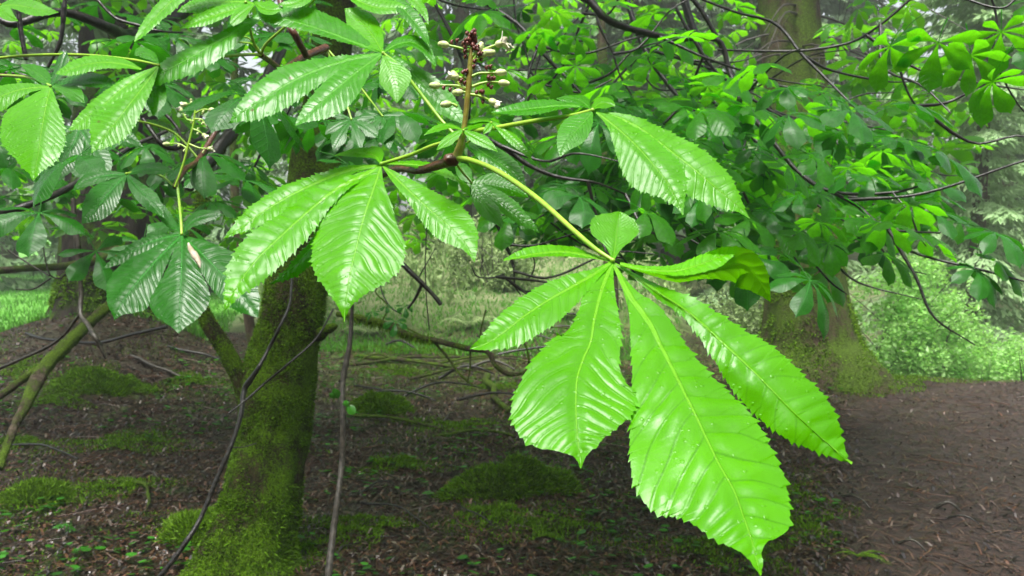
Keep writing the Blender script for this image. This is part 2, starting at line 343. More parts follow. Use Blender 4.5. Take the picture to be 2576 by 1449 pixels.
def litter_mat():
    m, t, b = new_mat('fallen leaf scraps'); L = t.links.new
    att = nd(t, 'ShaderNodeAttribute', attribute_name='tone'); cr = nd(t, 'ShaderNodeValToRGB'); L(att.outputs['Fac'], cr.inputs[0])
    e = cr.color_ramp; e.elements[0].color = (.008, .004, .003, 1); e.elements[1].position = 1; e.elements[1].color = (.17, .135, .115, 1)
    for p_, cc in ((.35, (.028, .013, .009, 1)), (.6, (.065, .030, .018, 1)), (.8, (.10, .042, .02, 1)), (.93, (.12, .095, .08, 1))):
        k = e.elements.new(p_); k.color = cc
    L(cr.outputs[0], b.inputs['Base Color']); b.inputs['Roughness'].default_value = .28; return m
M['litter'] = litter_mat()
x, y = in_view(120000, 2.2, 11, .9)
k = (x < .42 * y + .3 * (rng.random(len(x)) - .5)) | (rng.random(len(x)) < .12); x, y = x[k], y[k]
mb = MB(); V, Q, c = scatter_cards(len(x), x, y, .016, .005, .6, c=rng.random(len(x)) ** 1.8); mb.add(V, Q, c=c)
x, y = in_view(22000, 2.2, 10.5, .8); V, Q, c = scatter_cards(22000, x, y, .05, .0022, .12, .1); mb.add(V, Q, c=c * .9)
tag(mb.obj('leaf_litter', M['litter'], smooth=False), 'brown wet needles and leaf scraps strewn over the floor', 'leaf litter', kind='stuff')
def blades(n, pts, nrm, ln, wd, c=None, spread=.8):
    """short pointed blades growing out of a surface"""
    d = nrm + (rng.random((n, 3)) - .5) * spread * 2; d /= np.linalg.norm(d, axis=1)[:, None]
    s = np.cross(d, rng.random((n, 3)) - .5); s /= np.linalg.norm(s, axis=1)[:, None] + 1e-9
    l = (ln * (.4 + .9 * rng.random(n)))[:, None]; w_ = wd * (.6 + .8 * rng.random(n))[:, None]
    V = np.stack([pts - s * w_, pts + s * w_, pts + d * l * .6 + s * w_ * .8, pts + d * l], 1)
    Q = (np.arange(n) * 4)[:, None] + np.array([0, 1, 2, 3])[None]
    c = rng.random(n) if c is None else c
    return V.reshape(-1, 3), Q, np.repeat(c, 4)
M['moss'] = simple_leaf('moss', (.085, .180, .006), (.14, .30, .006), .2, .6, .7)
M['moss_pale'] = simple_leaf('pale moss', (.105, .21, .010), (.16, .32, .01), .25, .6, .6)
M['clover'] = simple_leaf('small ground leaves', (.035, .17, .012), (.07, .32, .012), .3, .3, .5)
M['grass'] = simple_leaf('grass', (.085, .26, .022), (.13, .42, .02), .35, .4, .5)
# patches of moss over the floor
pc = [on_ground(*q) for q in ((100, 1270), (60, 1120), (240, 960), (140, 1010), (560, 1310), (700, 1380), (900, 1330), (1130, 1080), (480, 960), (1000, 940), (1250, 980), (1400, 1010), (1100, 890), (950, 880), (640, 1400), (1250, 1300), (1380, 1350), (1900, 1250), (1830, 1400), (2150, 980), (2250, 960), (1000, 1180), (320, 1120), (60, 940), (1980, 1330), (300, 1230))]
mb = MB()
for k, cpt in enumerate(pc):
    rr = .12 + .035 * cpt[1] * random.random() + .05; n = int(1500 + 1100 * rr * 5)
    th = rng.random(n) * 6.283; r_ = rr * rng.random(n) ** .6 * (1 + .5 * np.sin(3 * th + k))
    px_, py_ = cpt[0] + r_ * np.cos(th) * 1.5, cpt[1] + r_ * np.sin(th)
    hh = .05 * np.exp(-(r_ / rr * 1.3) ** 2) * (.5 + .5 * noise3(np.stack([px_, py_, 0 * px_], -1), 14))
    pts = np.stack([px_, py_, ground_z(px_, py_) + hh], -1)
    V, Q, c = blades(n, pts, np.array([0, 0, 1.0])[None].repeat(n, 0), .022, .0035, spread=1.0); mb.add(V, Q, c=c)
n = 90000; x, y = in_view(n, 2.3, 10, .9); p_ = np.stack([x, y, 0 * x], -1)
k = (fbm(p_, 1.3, 4, 21) + .25 * noise3(p_, 7, 3) > .10) & (x < .42 * y - .1); x, y = x[k], y[k]; n = len(x)
V, Q, c = blades(n, np.stack([x, y, ground_z(x, y) + .004], -1), np.array([[0, 0, 1.0]]).repeat(n, 0), .020, .0045, c=.1 + .6 * rng.random(n), spread=1.3); mb.add(V, Q, c=c)
tag(mb.obj('moss', M['moss'], smooth=False), 'low green moss in patches on the forest floor', 'moss', kind='stuff')
# small round-leaved ground plants
mb = MB(); n = 8000; x, y = in_view(n, 2.3, 9.5, .9)
if False: pass
keep = (fbm(np.stack([x, y, 0 * x], -1), 1.6, 2, 9) > .02) & (x < .42 * y); x, y = x[keep], y[keep]; n = len(x)
a = rng.random(n) * 6.283; r_ = .011 + .016 * rng.random(n); h = .012 + .04 * rng.random(n); th = np.arange(7) * 2 * math.pi / 7
tx, ty = (rng.random(n) - .5) * .7, (rng.random(n) - .5) * .7 - .25
ring = np.stack([r_[:, None] * np.cos(th)[None] + x[:, None], r_[:, None] * np.sin(th)[None] * .85 + y[:, None]], -1)
zz = (ground_z(x, y) + h)[:, None] + tx[:, None] * (ring[..., 0] - x[:, None]) + ty[:, None] * (ring[..., 1] - y[:, None])
V = np.concatenate([np.concatenate([ring, zz[..., None]], -1), np.stack([x, y, ground_z(x, y) + h - .003], -1)[:, None]], 1)
T = (np.array([[j, (j + 1) % 7, 7] for j in range(7)])[None] + (np.arange(n) * 8)[:, None, None]).reshape(-1, 3)
mb.add(V.reshape(-1, 3), t=T, c=np.repeat(rng.random(n), 8))
tag(mb.obj('ground_plants', M['clover']), 'small round leaved seedlings creeping over the floor', 'ground cover', kind='stuff')
# meadow and far grass
mb = MB(); n = 26000; y = 8.8 + 16 * rng.random(n) ** 1.3; x = -(y * .30 + .6) - rng.random(n) * (y * .5)
pts = np.stack([x, y, ground_z(x, y)], -1); V, Q, c = blades(n, pts, np.array([[0, 0, 1.0]]).repeat(n, 0), .10, .010, spread=.5); mb.add(V, Q, c=c)
n = 14000; y = 9.2 + 9 * rng.random(n) ** 1.2; x = -(y * .25) + rng.random(n) * (y * .46)
pts = np.stack([x, y, ground_z(x, y)], -1); V, Q, c = blades(n, pts, np.array([[0, 0, 1.0]]).repeat(n, 0), .08, .009, c=.3 + rng.random(n) * .6, spread=.6); mb.add(V, Q, c=c)
tag(mb.obj('grass', M['grass'], smooth=False), 'bright short grass of the clearing beyond the trees', 'grass', kind='stuff')

# ---------------------------------------------------------------- palmate leaf templates for the boughs
def width_profile(u): return np.interp(u, [0, .08, .25, .45, .62, .74, .83, .89, .94, 1], [.05, .08, .30, .66, .95, 1.0, .84, .46, .17, .0])
def palmate(mb, hub, X, Y, Z, size, nl=7, nu=8, droop=.5, fold=.25, cup=0., pet=None, seed=0, c=.5, nv=3):
    """one compound leaf: leaflets fanned round the hub in the X/Y plane, Z its upper side"""
    r_ = random.Random(seed)
    offs = {5: (-112, -58, 0, 58, 112), 6: (-120, -72, -24, 26, 74, 120), 7: (-138, -92, -46, 0, 46, 92, 138)}[nl]
    for k, o in enumerate(offs):
        a = R(o + r_.uniform(-7, 7)); ln = size * (1 - .40 * (abs(o) / 138) ** 1.5) * r_.uniform(.88, 1.08); wd = ln * r_.uniform(.18, .23)
        D = X * math.cos(a) + Y * math.sin(a); S = -X * math.sin(a) + Y * math.cos(a)
        u = np.linspace(0, 1, nu); v = np.linspace(-1, 1, nv)
        W = width_profile(u) * wd; dr = droop * r_.uniform(.6, 1.4); tw = r_.uniform(-.35, .35)
        lift = .06 * ln * np.sin(u * 3.1) - dr * ln * u ** 1.8 * .6
        pt = hub + D * (u * ln * (1 - .15 * dr * u))[:, None] + Z * (lift)[:, None]
        off = v[None, :] * W[:, None]
        V = pt[:, None] + S * off[..., None] + Z * (-fold * np.abs(off) + tw * off + .05 * W[:, None] * np.sin(u * 19 + k)[:, None] * (np.abs(v) > .1))[..., None]
        uv = np.stack([off / ln, np.broadcast_to(u[:, None], off.shape)], -1)
        mb.add(V.reshape(-1, 3), grid_q(nu, nv), uv=uv.reshape(-1, 2), c=np.clip(c + r_.uniform(-.12, .12), 0, 1))
    if pet is not None: 
        tube(mb, [pet, (np.asarray(pet) + hub) / 2 + Z * size * .05, hub], [size * .011, size * .009, size * .009], sides=5, n=6, c=.9)
ex, ey, ez = np.eye(3)
TEMPL = []
for k in range(8):
    mb = MB(); sz = 1.0; pl = (.65, .8, .5, .9, .7, .6, .85, .75)[k]
    palmate(mb, np.array([pl, 0, .08]), ex, ey, ez, 1.0, (7, 7, 5, 7, 6, 7, 5, 7)[k], nu=17, droop=(.35, .6, .3, .75, .5, .8, .55, .2)[k], pet=(0, 0, 0), seed=k, nv=5, c=.3 + .05 * k)
    TEMPL.append(mb.mesh('leaf', M['leaf_mid']))
TEMPL_DK = []
for k in range(5):
    mb = MB(); palmate(mb, np.array([.7, 0, .08]), ex, ey, ez, 1.0, 7 if k % 2 else 5, nu=22, droop=(.4, .65, .35, .8, .5)[k], pet=(0, 0, 0), seed=40 + k, nv=7, c=.3 + .08 * k)
    TEMPL_DK.append(mb.mesh('leaf', M['leaf_dk']))
def put_leaf(parent, base, yaw, pitch, roll, size, tm, name='leaf'):
    o = bpy.data.objects.new(name, tm); COL.objects.link(o); o.parent = parent
    o.location = tuple(np.asarray(base) - wo(parent)); o.rotation_euler = Euler((roll, pitch, yaw), 'XYZ'); o.scale = (size,) * 3; return o
def poly_in(poly, x, y):
    r_ = False; n = len(poly); j = n - 1
    for i in range(n):
        if (poly[i][1] > y) != (poly[j][1] > y) and x < (poly[j][0] - poly[i][0]) * (y - poly[i][1]) / (poly[j][1] - poly[i][1]) + poly[i][0]: r_ = not r_
        j = i
    return r_
def bough(name, label, group, lines, poly, dr, nleaf, size, mat='dark_wood', templ=None, seed=1, yaw0=0, yawr=3.14, hand=(), cat='branch', extra=0, pr=(.0, .75), drift=.5):
    """lines: woody limbs as rows (px,py,d,width px). Leaves are parts, each on a twig drawn from the nearest limb"""
    templ = templ or TEMPL; rn = random.Random(seed); base = P(*lines[0][0][:3]); root = empty(name, base, label, cat, group)
    mb = MB(); samp = []
    for i, ln in enumerate(lines):
        a = np.array(ln, float); pts = P(a[:, 0], a[:, 1], a[:, 2]); rad_ = a[:, 3] / 2 / FPX * a[:, 2]
        C = tube(mb, pts, rad_, sides=8, n=len(ln) * 9, rough=.3, rs=55, seed=i); samp.append(C); mb.obj('limb', M[mat], root); mb = MB()
    samp = np.concatenate(samp); spots = []; more = []
    for k in range(extra):                                            # thin shoots curving off the limbs
        q = samp[rn.randrange(len(samp))]; L_ = rn.uniform(.2, .6); v = np.array([rn.uniform(-.4, .9) + drift * .3, rn.uniform(-.5, .3), rn.uniform(-.65, .25)]); v /= np.linalg.norm(v)
        c1 = q + v * L_ * .35 + np.array([0, 0, -.02]); c2 = q + v * L_ * .7 + np.array([rn.uniform(-.1, .1), rn.uniform(-.1, .1), rn.uniform(-.05, .10)]); c3 = c2 + (v + np.array([.5, 0, rn.uniform(-.1, .5)])) * L_ * .25
        more.append(tube(mb, [q, c1, c2, c3], [.0065, .0048, .0036, .0018], sides=6, n=18, rough=.3, rs=60)); mb.obj('limb', M[mat], root); mb = MB()
    if more: samp = np.concatenate([samp] + more)
    for h in hand: spots.append((P(h[0], h[1], h[2]), h[3], h[4], h[5] if len(h) > 5 else None))
    k = 0
    while k < nleaf:
        x, y = rn.uniform(min(p[0] for p in poly), max(p[0] for p in poly)), rn.uniform(min(p[1] for p in poly), max(p[1] for p in poly))
        if not poly_in(poly, x, y) or (1900 < x < 2075 and y < 185): continue
        spots.append((P(x, y, rn.uniform(*dr)), None, size * rn.uniform(.7, 1.2), None)); k += 1
    mt = MB()
    for pt, yw, sz, pi_ in spots:
        j = np.argmin(np.linalg.norm(samp - pt, axis=1)); q = samp[j]; dist = np.linalg.norm(pt - q)
        if dist > .06:
            mid = (q + pt) / 2 + np.array([rn.uniform(-.12, .12), rn.uniform(-.12, .12), rn.uniform(-.10, .04)]) * dist
            tube(mb, [q, mid, pt], [.0036, .0028, .0020], sides=5, n=8, rough=.2, rs=80)
        yaw = yaw0 + rn.uniform(-yawr, yawr) if yw is None else yw
        put_leaf(root, pt, yaw, rn.uniform(*pr) if pi_ is None else pi_, rn.uniform(-.35, .35), sz, rn.choice(templ))
    if mt.v: mt.obj('twigs', M[mat], root)['kind'] = 'stuff'
    return root

# right-hand bough of the background chestnut
RL = [
 [(1400, -60, 2.7, 24), (1480, 0, 2.7, 21), (1530, 50, 2.7, 20), (1600, 76, 2.75, 18), (1704, 98, 2.8, 15), (1806, 101, 2.8, 14), (1835, 180, 2.8, 13), (1860, 250, 2.75, 13), (1873, 271, 2.7, 13), (1941, 352, 2.65, 12), (2009, 433, 2.6, 12), (2093, 482, 2.55, 9), (2246, 484, 2.5, 7), (2340, 460, 2.5, 5)],
 [(2310, -20, 2.6, 8), (2212, 64, 2.65, 7), (2144, 105, 2.7, 7), (2043, 125, 2.75, 7), (1941, 129, 2.8, 6), (1806, 125, 2.8, 6)],
 [(1725, -20, 3.0, 12), (1760, 20, 3.0, 12), (1806, 100, 3.0, 11), (1850, 200, 3.0, 9), (1900, 290, 3.0, 6)],
 [(1700, 20, 3.1, 9), (1745, 100, 3.1, 9), (1800, 180, 3.1, 8), (1850, 215, 3.1, 6), (1920, 250, 3.0, 4), (1960, 300, 3.0, 3)],
 [(2087, 480, 2.5, 10), (2161, 520, 2.5, 9), (2200, 555, 2.45, 8), (2246, 578, 2.4, 6), (2364, 586, 2.4, 4)],
 [(2245, 484, 2.5, 6), (2290, 540, 2.45, 6), (2310, 590, 2.45, 5), (2330, 620, 2.45, 3)],
 [(2161, 520, 2.5, 6), (2200, 600, 2.5, 5), (2260, 670, 2.5, 5), (2330, 690, 2.5, 3)],
 [(1870, 484, 2.9, 7), (1900, 540, 2.9, 7), (1940, 570, 2.9, 6), (2000, 573, 2.9, 4)],
 [(1900, 540, 2.9, 6), (1970, 590, 2.9, 6), (2000, 650, 2.85, 5), (2030, 690, 2.85, 3)],
 [(2037, 650, 2.8, 5), (2090, 710, 2.8, 5), (2130, 740, 2.8, 3)],
 [(2260, 160, 2.4, 6), (2275, 210, 2.4, 6), (2300, 260, 2.4, 5), (2350, 300, 2.4, 3)],
 [(1450, -10, 3.2, 6), (1560, 60, 3.2, 5), (1650, 110, 3.2, 5), (1740, 160, 3.2, 4)],
 [(1720, -20, 2.9, 6), (1850, 30, 2.9, 7), (1950, 60, 2.9, 8), (2020, 140, 2.85, 8), (2080, 200, 2.8, 7), (2160, 280, 2.7, 5)],
 [(1660, 370, 3.0, 6), (1700, 430, 3.0, 6), (1760, 480, 3.0, 5), (1800, 560, 3.0, 4)],
]
RPOLY = [(1560, -20), (2560, -20), (2200, 100), (2440, 300), (2390, 420), (2540, 600), (2500, 700), (2250, 560), (2180, 620), (2050, 640), (1980, 720), (1750, 640), (1600, 520), (1600, 330)]
bough('chestnut_bough', 'long dark branch arching across upper right, hung with drooping chestnut leaves', 'chestnut boughs', RL,
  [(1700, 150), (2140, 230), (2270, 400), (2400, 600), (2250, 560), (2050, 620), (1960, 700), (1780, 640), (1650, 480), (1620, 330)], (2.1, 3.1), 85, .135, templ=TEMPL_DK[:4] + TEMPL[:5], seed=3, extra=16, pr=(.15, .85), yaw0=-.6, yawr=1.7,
  hand=[(2090, 250, 2.0, -1.5, .155, .5), (1985, 178, 2.1, -2.6, .12, .1), (2070, 215, 2.0, 2.6, .12, .1), (2190, 250, 2.1, -.6, .14, .35), (2280, 350, 2.05, -.9, .15, .6), (2200, 340, 2.1, -1.2, .11, .4),
        (2400, 560, 2.3, -.5, .15, .4), (2440, 620, 2.3, -.7, .14, .7), (2380, 640, 2.3, -.9, .13, .6), (1975, 640, 2.0, -1.2, .15, .7), (1590, 210, 2.2, -2.4, .13, .3), (1700, 270, 2.2, -1.2, .14, .3),
        (1760, 560, 2.2, -1.4, .15, .3), (1430, 470, 1.9, -1.4, .13, .4), (1550, 500, 2.1, -1.0, .13, .4)])
BL = [[(1700, -80, 4.2, 22), (1740, 60, 4.1, 20), (1800, 200, 4.0, 17), (1880, 330, 3.8, 13), (1990, 430, 3.7, 9), (2150, 500, 3.6, 6), (2300, 540, 3.5, 4)],
 [(1800, 200, 4.0, 10), (1700, 330, 4.0, 9), (1560, 420, 3.9, 7), (1400, 500, 3.8, 5)], [(1880, 330, 3.8, 9), (2050, 300, 3.8, 7), (2250, 330, 3.7, 5)], [(1740, 60, 4.1, 10), (1600, 150, 4.1, 8), (1500, 260, 4.0, 5)], [(1880, 330, 3.8, 8), (1850, 450, 3.7, 7), (1800, 560, 3.6, 4)]]
# middle bough: high branches behind the flower spike
CL = [
 [(1130, -60, 3.2, 13), (1211, 0, 3.2, 12), (1306, 64, 3.15, 11), (1360, 129, 3.1, 10), (1410, 180, 3.1, 9), (1461, 232, 3.05, 7), (1540, 300, 3.0, 4)],
 [(1070, -50, 3.3, 10), (1089, 0, 3.3, 10), (1123, 61, 3.3, 10), (1147, 112, 3.3, 9), (1167, 169, 3.3, 8), (1190, 260, 3.2, 6)],
 [(1190, 330, 2.6, 11), (1258, 366, 2.6, 12), (1326, 413, 2.6, 12), (1367, 433, 2.6, 11), (1414, 447, 2.6, 9), (1500, 460, 2.6, 6), (1600, 500, 2.7, 5)],
 [(1290, -20, 3.2, 5), (1300, 60, 3.2, 5), (1330, 160, 3.2, 4), (1332, 240, 3.2, 3)],
 [(1320, 90, 3.2, 5), (1380, 130, 3.2, 5), (1440, 60, 3.2, 4), (1480, 20, 3.2, 3)],
 [(1360, 129, 3.1, 5), (1350, 200, 3.1, 5), (1420, 225, 3.1, 5), (1470, 232, 3.1, 5), (1540, 200, 3.1, 4)],
 [(1500, 40, 2.9, 6), (1510, 70, 2.9, 7), (1540, 130, 2.9, 6), (1560, 190, 2.9, 5), (1590, 240, 2.9, 4)],
 [(1385, 560, 3.0, 5), (1440, 600, 3.0, 6), (1520, 640, 3.0, 5), (1570, 650, 3.0, 4)],
 [(1250, 520, 2.9, 5), (1262, 600, 2.9, 5), (1290, 660, 2.9, 6), (1296, 720, 2.9, 4), (1310, 742, 2.9, 3)],
 [(1290, 700, 2.9, 4), (1330, 700, 2.9, 4), (1345, 660, 2.9, 4), (1320, 610, 2.9, 3)],
 [(1186, 670, 2.9, 3), (1200, 695, 2.9, 4), (1240, 698, 2.9, 4), (1270, 688, 2.9, 3)],
]
bough('chestnut_bough', 'thin dark limbs crossing the upper middle behind the flower spike', 'chestnut boughs', CL,
  [(1050, -20), (1850, -20), (1760, 300), (1600, 560), (1420, 600), (1230, 620), (1060, 600), (1060, 300)], (2.7, 4.0), 98, .14, templ=TEMPL * 2 + TEMPL_DK[:3], seed=5, extra=20)
bough('chestnut_bough', 'farther dark limbs under the arching branch, thick with leaves before the brown trunk', 'chestnut boughs', BL,
  [(1500, 60), (2100, 120), (2280, 330), (2360, 540), (2250, 540), (2050, 640), (1950, 690), (1700, 640), (1300, 620), (1250, 440), (1560, 300)], (3.2, 4.6), 99, .15, templ=TEMPL * 2 + TEMPL_DK[:2], seed=15, extra=12, pr=(.2, .9))
DL = [[(1560, -60, 3.6, 16), (1620, 120, 3.5, 14), (1720, 260, 3.4, 12), (1840, 380, 3.3, 10), (1980, 470, 3.2, 7), (2130, 560, 3.1, 4)], [(1720, 260, 3.4, 8), (1600, 380, 3.4, 7), (1480, 480, 3.4, 5), (1330, 560, 3.4, 4)], [(1840, 380, 3.3, 8), (1800, 500, 3.3, 6), (1760, 600, 3.2, 4)], [(1620, 120, 3.5, 8), (1850, 190, 3.5, 6), (2080, 240, 3.4, 4)]]
bough('chestnut_bough', 'shaded limbs of drooping leaves just above and behind the folded leaflet', 'chestnut boughs', DL,
  [(1560, 180), (1900, 200), (2180, 300), (2300, 500), (2180, 600), (1960, 660), (1700, 620), (1420, 600), (1280, 520), (1400, 400)], (2.7, 3.6), 96, .165, templ=TEMPL_DK + TEMPL[:2], seed=19, pr=(.2, .8))
# left bough: shade under the near leaves
LL = [
 [(-60, -40, 2.3, 20), (20, 60, 2.2, 20), (150, 30, 2.3, 22), (250, 60, 2.4, 26), (330, 90, 2.6, 36), (430, 40, 2.8, 44), (540, -30, 3.0, 50)],
 [(237, -10, 1.7, 8), (290, 45, 1.7, 8), (349, 64, 1.7, 8), (400, 78, 1.7, 6), (460, 82, 1.75, 5)],
 [(44, -20, 1.25, 12), (50, 60, 1.25, 12), (60, 120, 1.25, 13), (66, 150, 1.25, 12)],
 [(165, -20, 1.9, 12), (158, 60, 1.9, 12), (150, 110, 1.9, 10), (120, 170, 1.9, 7)],
 [(-20, 545, 2.0, 22), (60, 520, 2.0, 20), (156, 480, 2.1, 17), (240, 430, 2.2, 14), (330, 370, 2.3, 12), (420, 330, 2.4, 9)],
 [(410, 280, 1.7, 9), (450, 330, 1.7, 9), (462, 400, 1.7, 9), (445, 470, 1.7, 7)],
 [(360, 300, 2.1, 12), (420, 370, 2.1, 14), (500, 350, 2.2, 10), (570, 290, 2.3, 6)],
 [(-20, 180, 1.6, 9), (40, 186, 1.6, 9), (110, 200, 1.6, 6)],
 [(470, 470, 2.9, 34), (530, 400, 3.0, 36), (620, 280, 3.2, 30), (690, 160, 3.4, 26), (740, 60, 3.6, 20)],
 [(640, 420, 3.1, 6), (680, 340, 3.1, 8), (720, 290, 3.1, 6), (760, 200, 3.1, 5)],
]
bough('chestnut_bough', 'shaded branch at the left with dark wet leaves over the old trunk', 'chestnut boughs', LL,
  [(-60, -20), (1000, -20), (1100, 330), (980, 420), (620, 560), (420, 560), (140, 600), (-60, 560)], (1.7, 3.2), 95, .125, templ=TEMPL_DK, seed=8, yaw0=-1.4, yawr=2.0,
  hand=[(60, 150, 1.25, -2.4, .12, .2), (230, 110, 1.4, .2, .10, .0), (120, 170, 1.3, 2.9, .11, .1), (300, 340, 1.3, -2.0, .12, .6), (570, 200, 1.3, -.9, .14, .5), (500, 210, 1.4, -2.2, .11, .3),
        (590, 440, 1.7, -1.0, .12, .3), (540, 380, 1.6, -1.4, .12, .3), (880, 310, 1.35, -2.4, .09, .2), (960, 290, 1.35, -1.0, .09, .2)])
# sprig hanging into the top right corner, its shade put into darker leaf colours
bough('chestnut_bough', 'sprig of broad dark leaves hanging into the top right corner', 'chestnut boughs',
  [[(2700, -60, 1.4, 8), (2576, -20, 1.4, 8), (2520, 20, 1.4, 6), (2400, -10, 1.45, 6), (2290, -20, 1.5, 5)],
   [(2490, -20, 1.5, 5), (2507, 50, 1.5, 6), (2500, 130, 1.5, 5), (2530, 210, 1.5, 5), (2576, 280, 1.5, 4), (2640, 320, 1.5, 4)]],
  [(2500, -20), (2640, -20), (2640, 200), (2560, 160)], (1.3, 1.6), 4, .085, templ=TEMPL_DK[:2] + TEMPL[:4], seed=12, yaw0=-1.5, yawr=1.2,
  hand=[(2280, 60, 1.3, 1.9, .085, .9), (2385, 45, 1.3, 1.5, .09, .95), (2430, 60, 1.35, .9, .085, .8), (2330, 30, 1.4, 2.3, .08, .8), (2550, 110, 1.3, 1.6, .08, .9), (2520, 20, 1.4, 1.0, .08, .8)])

# ---------------------------------------------------------------- trees with trunks in view
def trunk_mesh(rows, sides=48, n=90, rough=.10, rs=5, flare=0, seed=0, ridges=0, rootn=5):
    """rows: (px, py, d, width px) from the foot up; returns builder and surface points for moss"""
    a = np.array(rows, float); C0 = P(a[:, 0], a[:, 1], a[:, 2]); r0 = a[:, 3] / 2 / FPX * a[:, 2]
    q = smooth_path(np.concatenate([C0[:, [2, 0, 1]], r0[:, None]], 1), n); C = q[:, [1, 2, 0]]; rr = q[:, 3]
    C0z = C[0, 2]; th = np.arange(sides) * 2 * math.pi / sides
    hz = (C[:, 2] - C0z)[:, None]; T = np.gradient(C, axis=0); T /= np.linalg.norm(T, axis=1)[:, None]
    A = np.cross(T, [0, 1.0, 0]); A /= np.linalg.norm(A, axis=1)[:, None]; B = np.cross(T, A)
    lob = 1 + flare * np.exp(-np.maximum(hz, 0) / (r0[0] * 1.1)) * (.5 + .5 * np.cos(rootn * th + seed + .6 * np.sin(2 * th)))[None]
    if ridges: lob = lob * (1 + ridges * np.abs(np.sin(9 * th[None] + 1.3 * np.sin(hz * 2 + th[None] * 3))))
    V = C[:, None] + (rr[:, None] * lob)[..., None] * (A[:, None] * np.cos(th)[None, :, None] + B[:, None] * np.sin(th)[None, :, None])
    nz = fbm(V.reshape(-1, 3) * np.array([1, 1, .5]), rs, 4, seed).reshape(V.shape[:2])
    V = C[:, None] + (V - C[:, None]) * (1 + rough * nz[..., None])
    mb = MB(); mb.add(V.reshape(-1, 3), grid_q(n, sides, True)); return mb, V, C
def moss_fuzz(V, C, n, lo, hi, ln=.02, wd=.003, seed=0, thr=.0):
    """tufts rooted on the trunk surface between rows lo..hi"""
    i = rng.integers(lo, hi, n * 2); j = rng.integers(0, V.shape[1], n * 2); t = rng.random((n * 2, 1)); s = rng.random((n * 2, 1))
    j2 = (j + 1) % V.shape[1]; i2 = np.minimum(i + 1, V.shape[0] - 1)
    p = (V[i, j] * (1 - t) + V[i, j2] * t) * (1 - s) + (V[i2, j] * (1 - t) + V[i2, j2] * t) * s
    k = noise3(p, 4, seed) + .5 * noise3(p, 11, seed) > thr; p = p[k][:n]; i = i[k][:n]
    nr = p - C[i]; nr[:, 2] -= .012; nr /= np.linalg.norm(nr, axis=1)[:, None] + 1e-9
    return blades(len(p), p, nr, ln, wd, spread=.9)
def crown_cloud(n, cen, rad_, size, seed=0, holes=.05, scale=.8):
    """leaf clumps through a volume with gaps; returns verts, quads, tone"""
    g_ = np.random.default_rng(seed); p = g_.normal(size=(n * 3, 3)); p /= np.linalg.norm(p, axis=1)[:, None]; p *= (g_.random((n * 3, 1)) ** .45)
    p = p * np.asarray(rad_) + np.asarray(cen); k = fbm(p, scale, 3, seed) > holes; p = p[k][:n]; n = len(p)
    d = g_.normal(size=(n, 3)); d[:, 2] = d[:, 2] * .5 - .35; d /= np.linalg.norm(d, axis=1)[:, None]
    s = np.cross(d, g_.normal(size=(n, 3))); s /= np.linalg.norm(s, axis=1)[:, None]; L_ = (size * (.5 + .9 * g_.random(n)))[:, None]
    nn = np.cross(d, s)
    V = np.stack([p, p + d * L_ * .6 - s * L_ * .27 + nn * L_ * .06, p + d * L_ - nn * L_ * .05, p + d * L_ * .6 + s * L_ * .27 + nn * L_ * .06], 1)
    return V.reshape(-1, 3), (np.arange(n) * 4)[:, None] + np.arange(4)[None], np.repeat(g_.random(n), 4)
M['crown'] = simple_leaf('tree crown leaves', (.024, .125, .014), (.085, .40, .012), .5, .35, .5)
M['needle'] = simple_leaf('conifer needles', (.15, .23, .12), (.20, .32, .12), .25, .6, .5)
M['needle_pale'] = simple_leaf('pale conifer sprays', (.28, .42, .20), (.36, .55, .22), .35, .6, .5)

# the moss-grown tree in the middle
D1 = 3.75
cb = P(645, 1375, 3.62)
ct = empty('chestnut_tree', cb, 'leaning trunk clothed in green moss, with a mossy side limb low on its left', 'tree', None)
mb, V, C = trunk_mesh([(616, 1500, 3.58, 310), (622, 1420, 3.62, 240), (632, 1350, 3.64, 205), (650, 1280, 3.68, 190), (664, 1200, 3.7, 182), (686, 1080, D1, 178), (705, 960, D1, 180), (722, 860, D1, 166), (742, 760, D1, 158), (760, 640, 3.8, 142), (785, 500, 3.85, 128), (806, 350, 3.9, 118), (832, 150, 3.95, 105), (850, -60, 4.0, 100), (880, -500, 4.2, 85)], flare=.34, n=190, sides=96, rough=.2, rs=6, seed=2)
tr = mb.obj('trunk', M['moss_bark'], ct)
mf = MB(); a_ = moss_fuzz(V, C, 26000, 0, 85, .013, .0022, 3, -.5); mf.add(a_[0], a_[1], c=a_[2]); a_ = moss_fuzz(V, C, 5000, 2, 20, .022, .003, 3, -.5); mf.add(a_[0], a_[1], c=a_[2])
o = mf.obj('moss', M['moss'], ct, smooth=False); o['kind'] = 'stuff'
mb = MB(); a = np.array([(625, 1030, 3.70, 52), (607, 962, 3.68, 44), (580, 905, 3.66, 42), (553, 858, 3.64, 40), (520, 805, 3.62, 38), (490, 740, 3.6, 36), (480, 660, 3.6, 34), (500, 560, 3.6, 30), (520, 430, 3.6, 26)], float)
C = tube(mb, P(a[:, 0], a[:, 1], a[:, 2]), a[:, 3] / 2 / FPX * a[:, 2], sides=18, n=70, rough=.15, rs=14)
mb.obj('limb', M['moss_bark'], ct)
mf = MB(); n = 5000; i = rng.integers(0, 69, n); nr = rng.normal(size=(n, 3)); nr /= np.linalg.norm(nr, axis=1)[:, None]
pr_ = C[i] + nr * .034 + (C[np.minimum(i + 1, 69)] - C[i]) * rng.random((n, 1)); b_ = blades(n, pr_, nr, .014, .0025); mf.add(b_[0], b_[1], c=b_[2])
o = mf.obj('moss', M['moss'], ct, smooth=False); o['kind'] = 'stuff'
mb = MB(); a = np.array([(800, 845, 3.72, 34), (822, 830, 3.66, 26), (838, 822, 3.62, 22), (846, 820, 3.6, 10)], float)
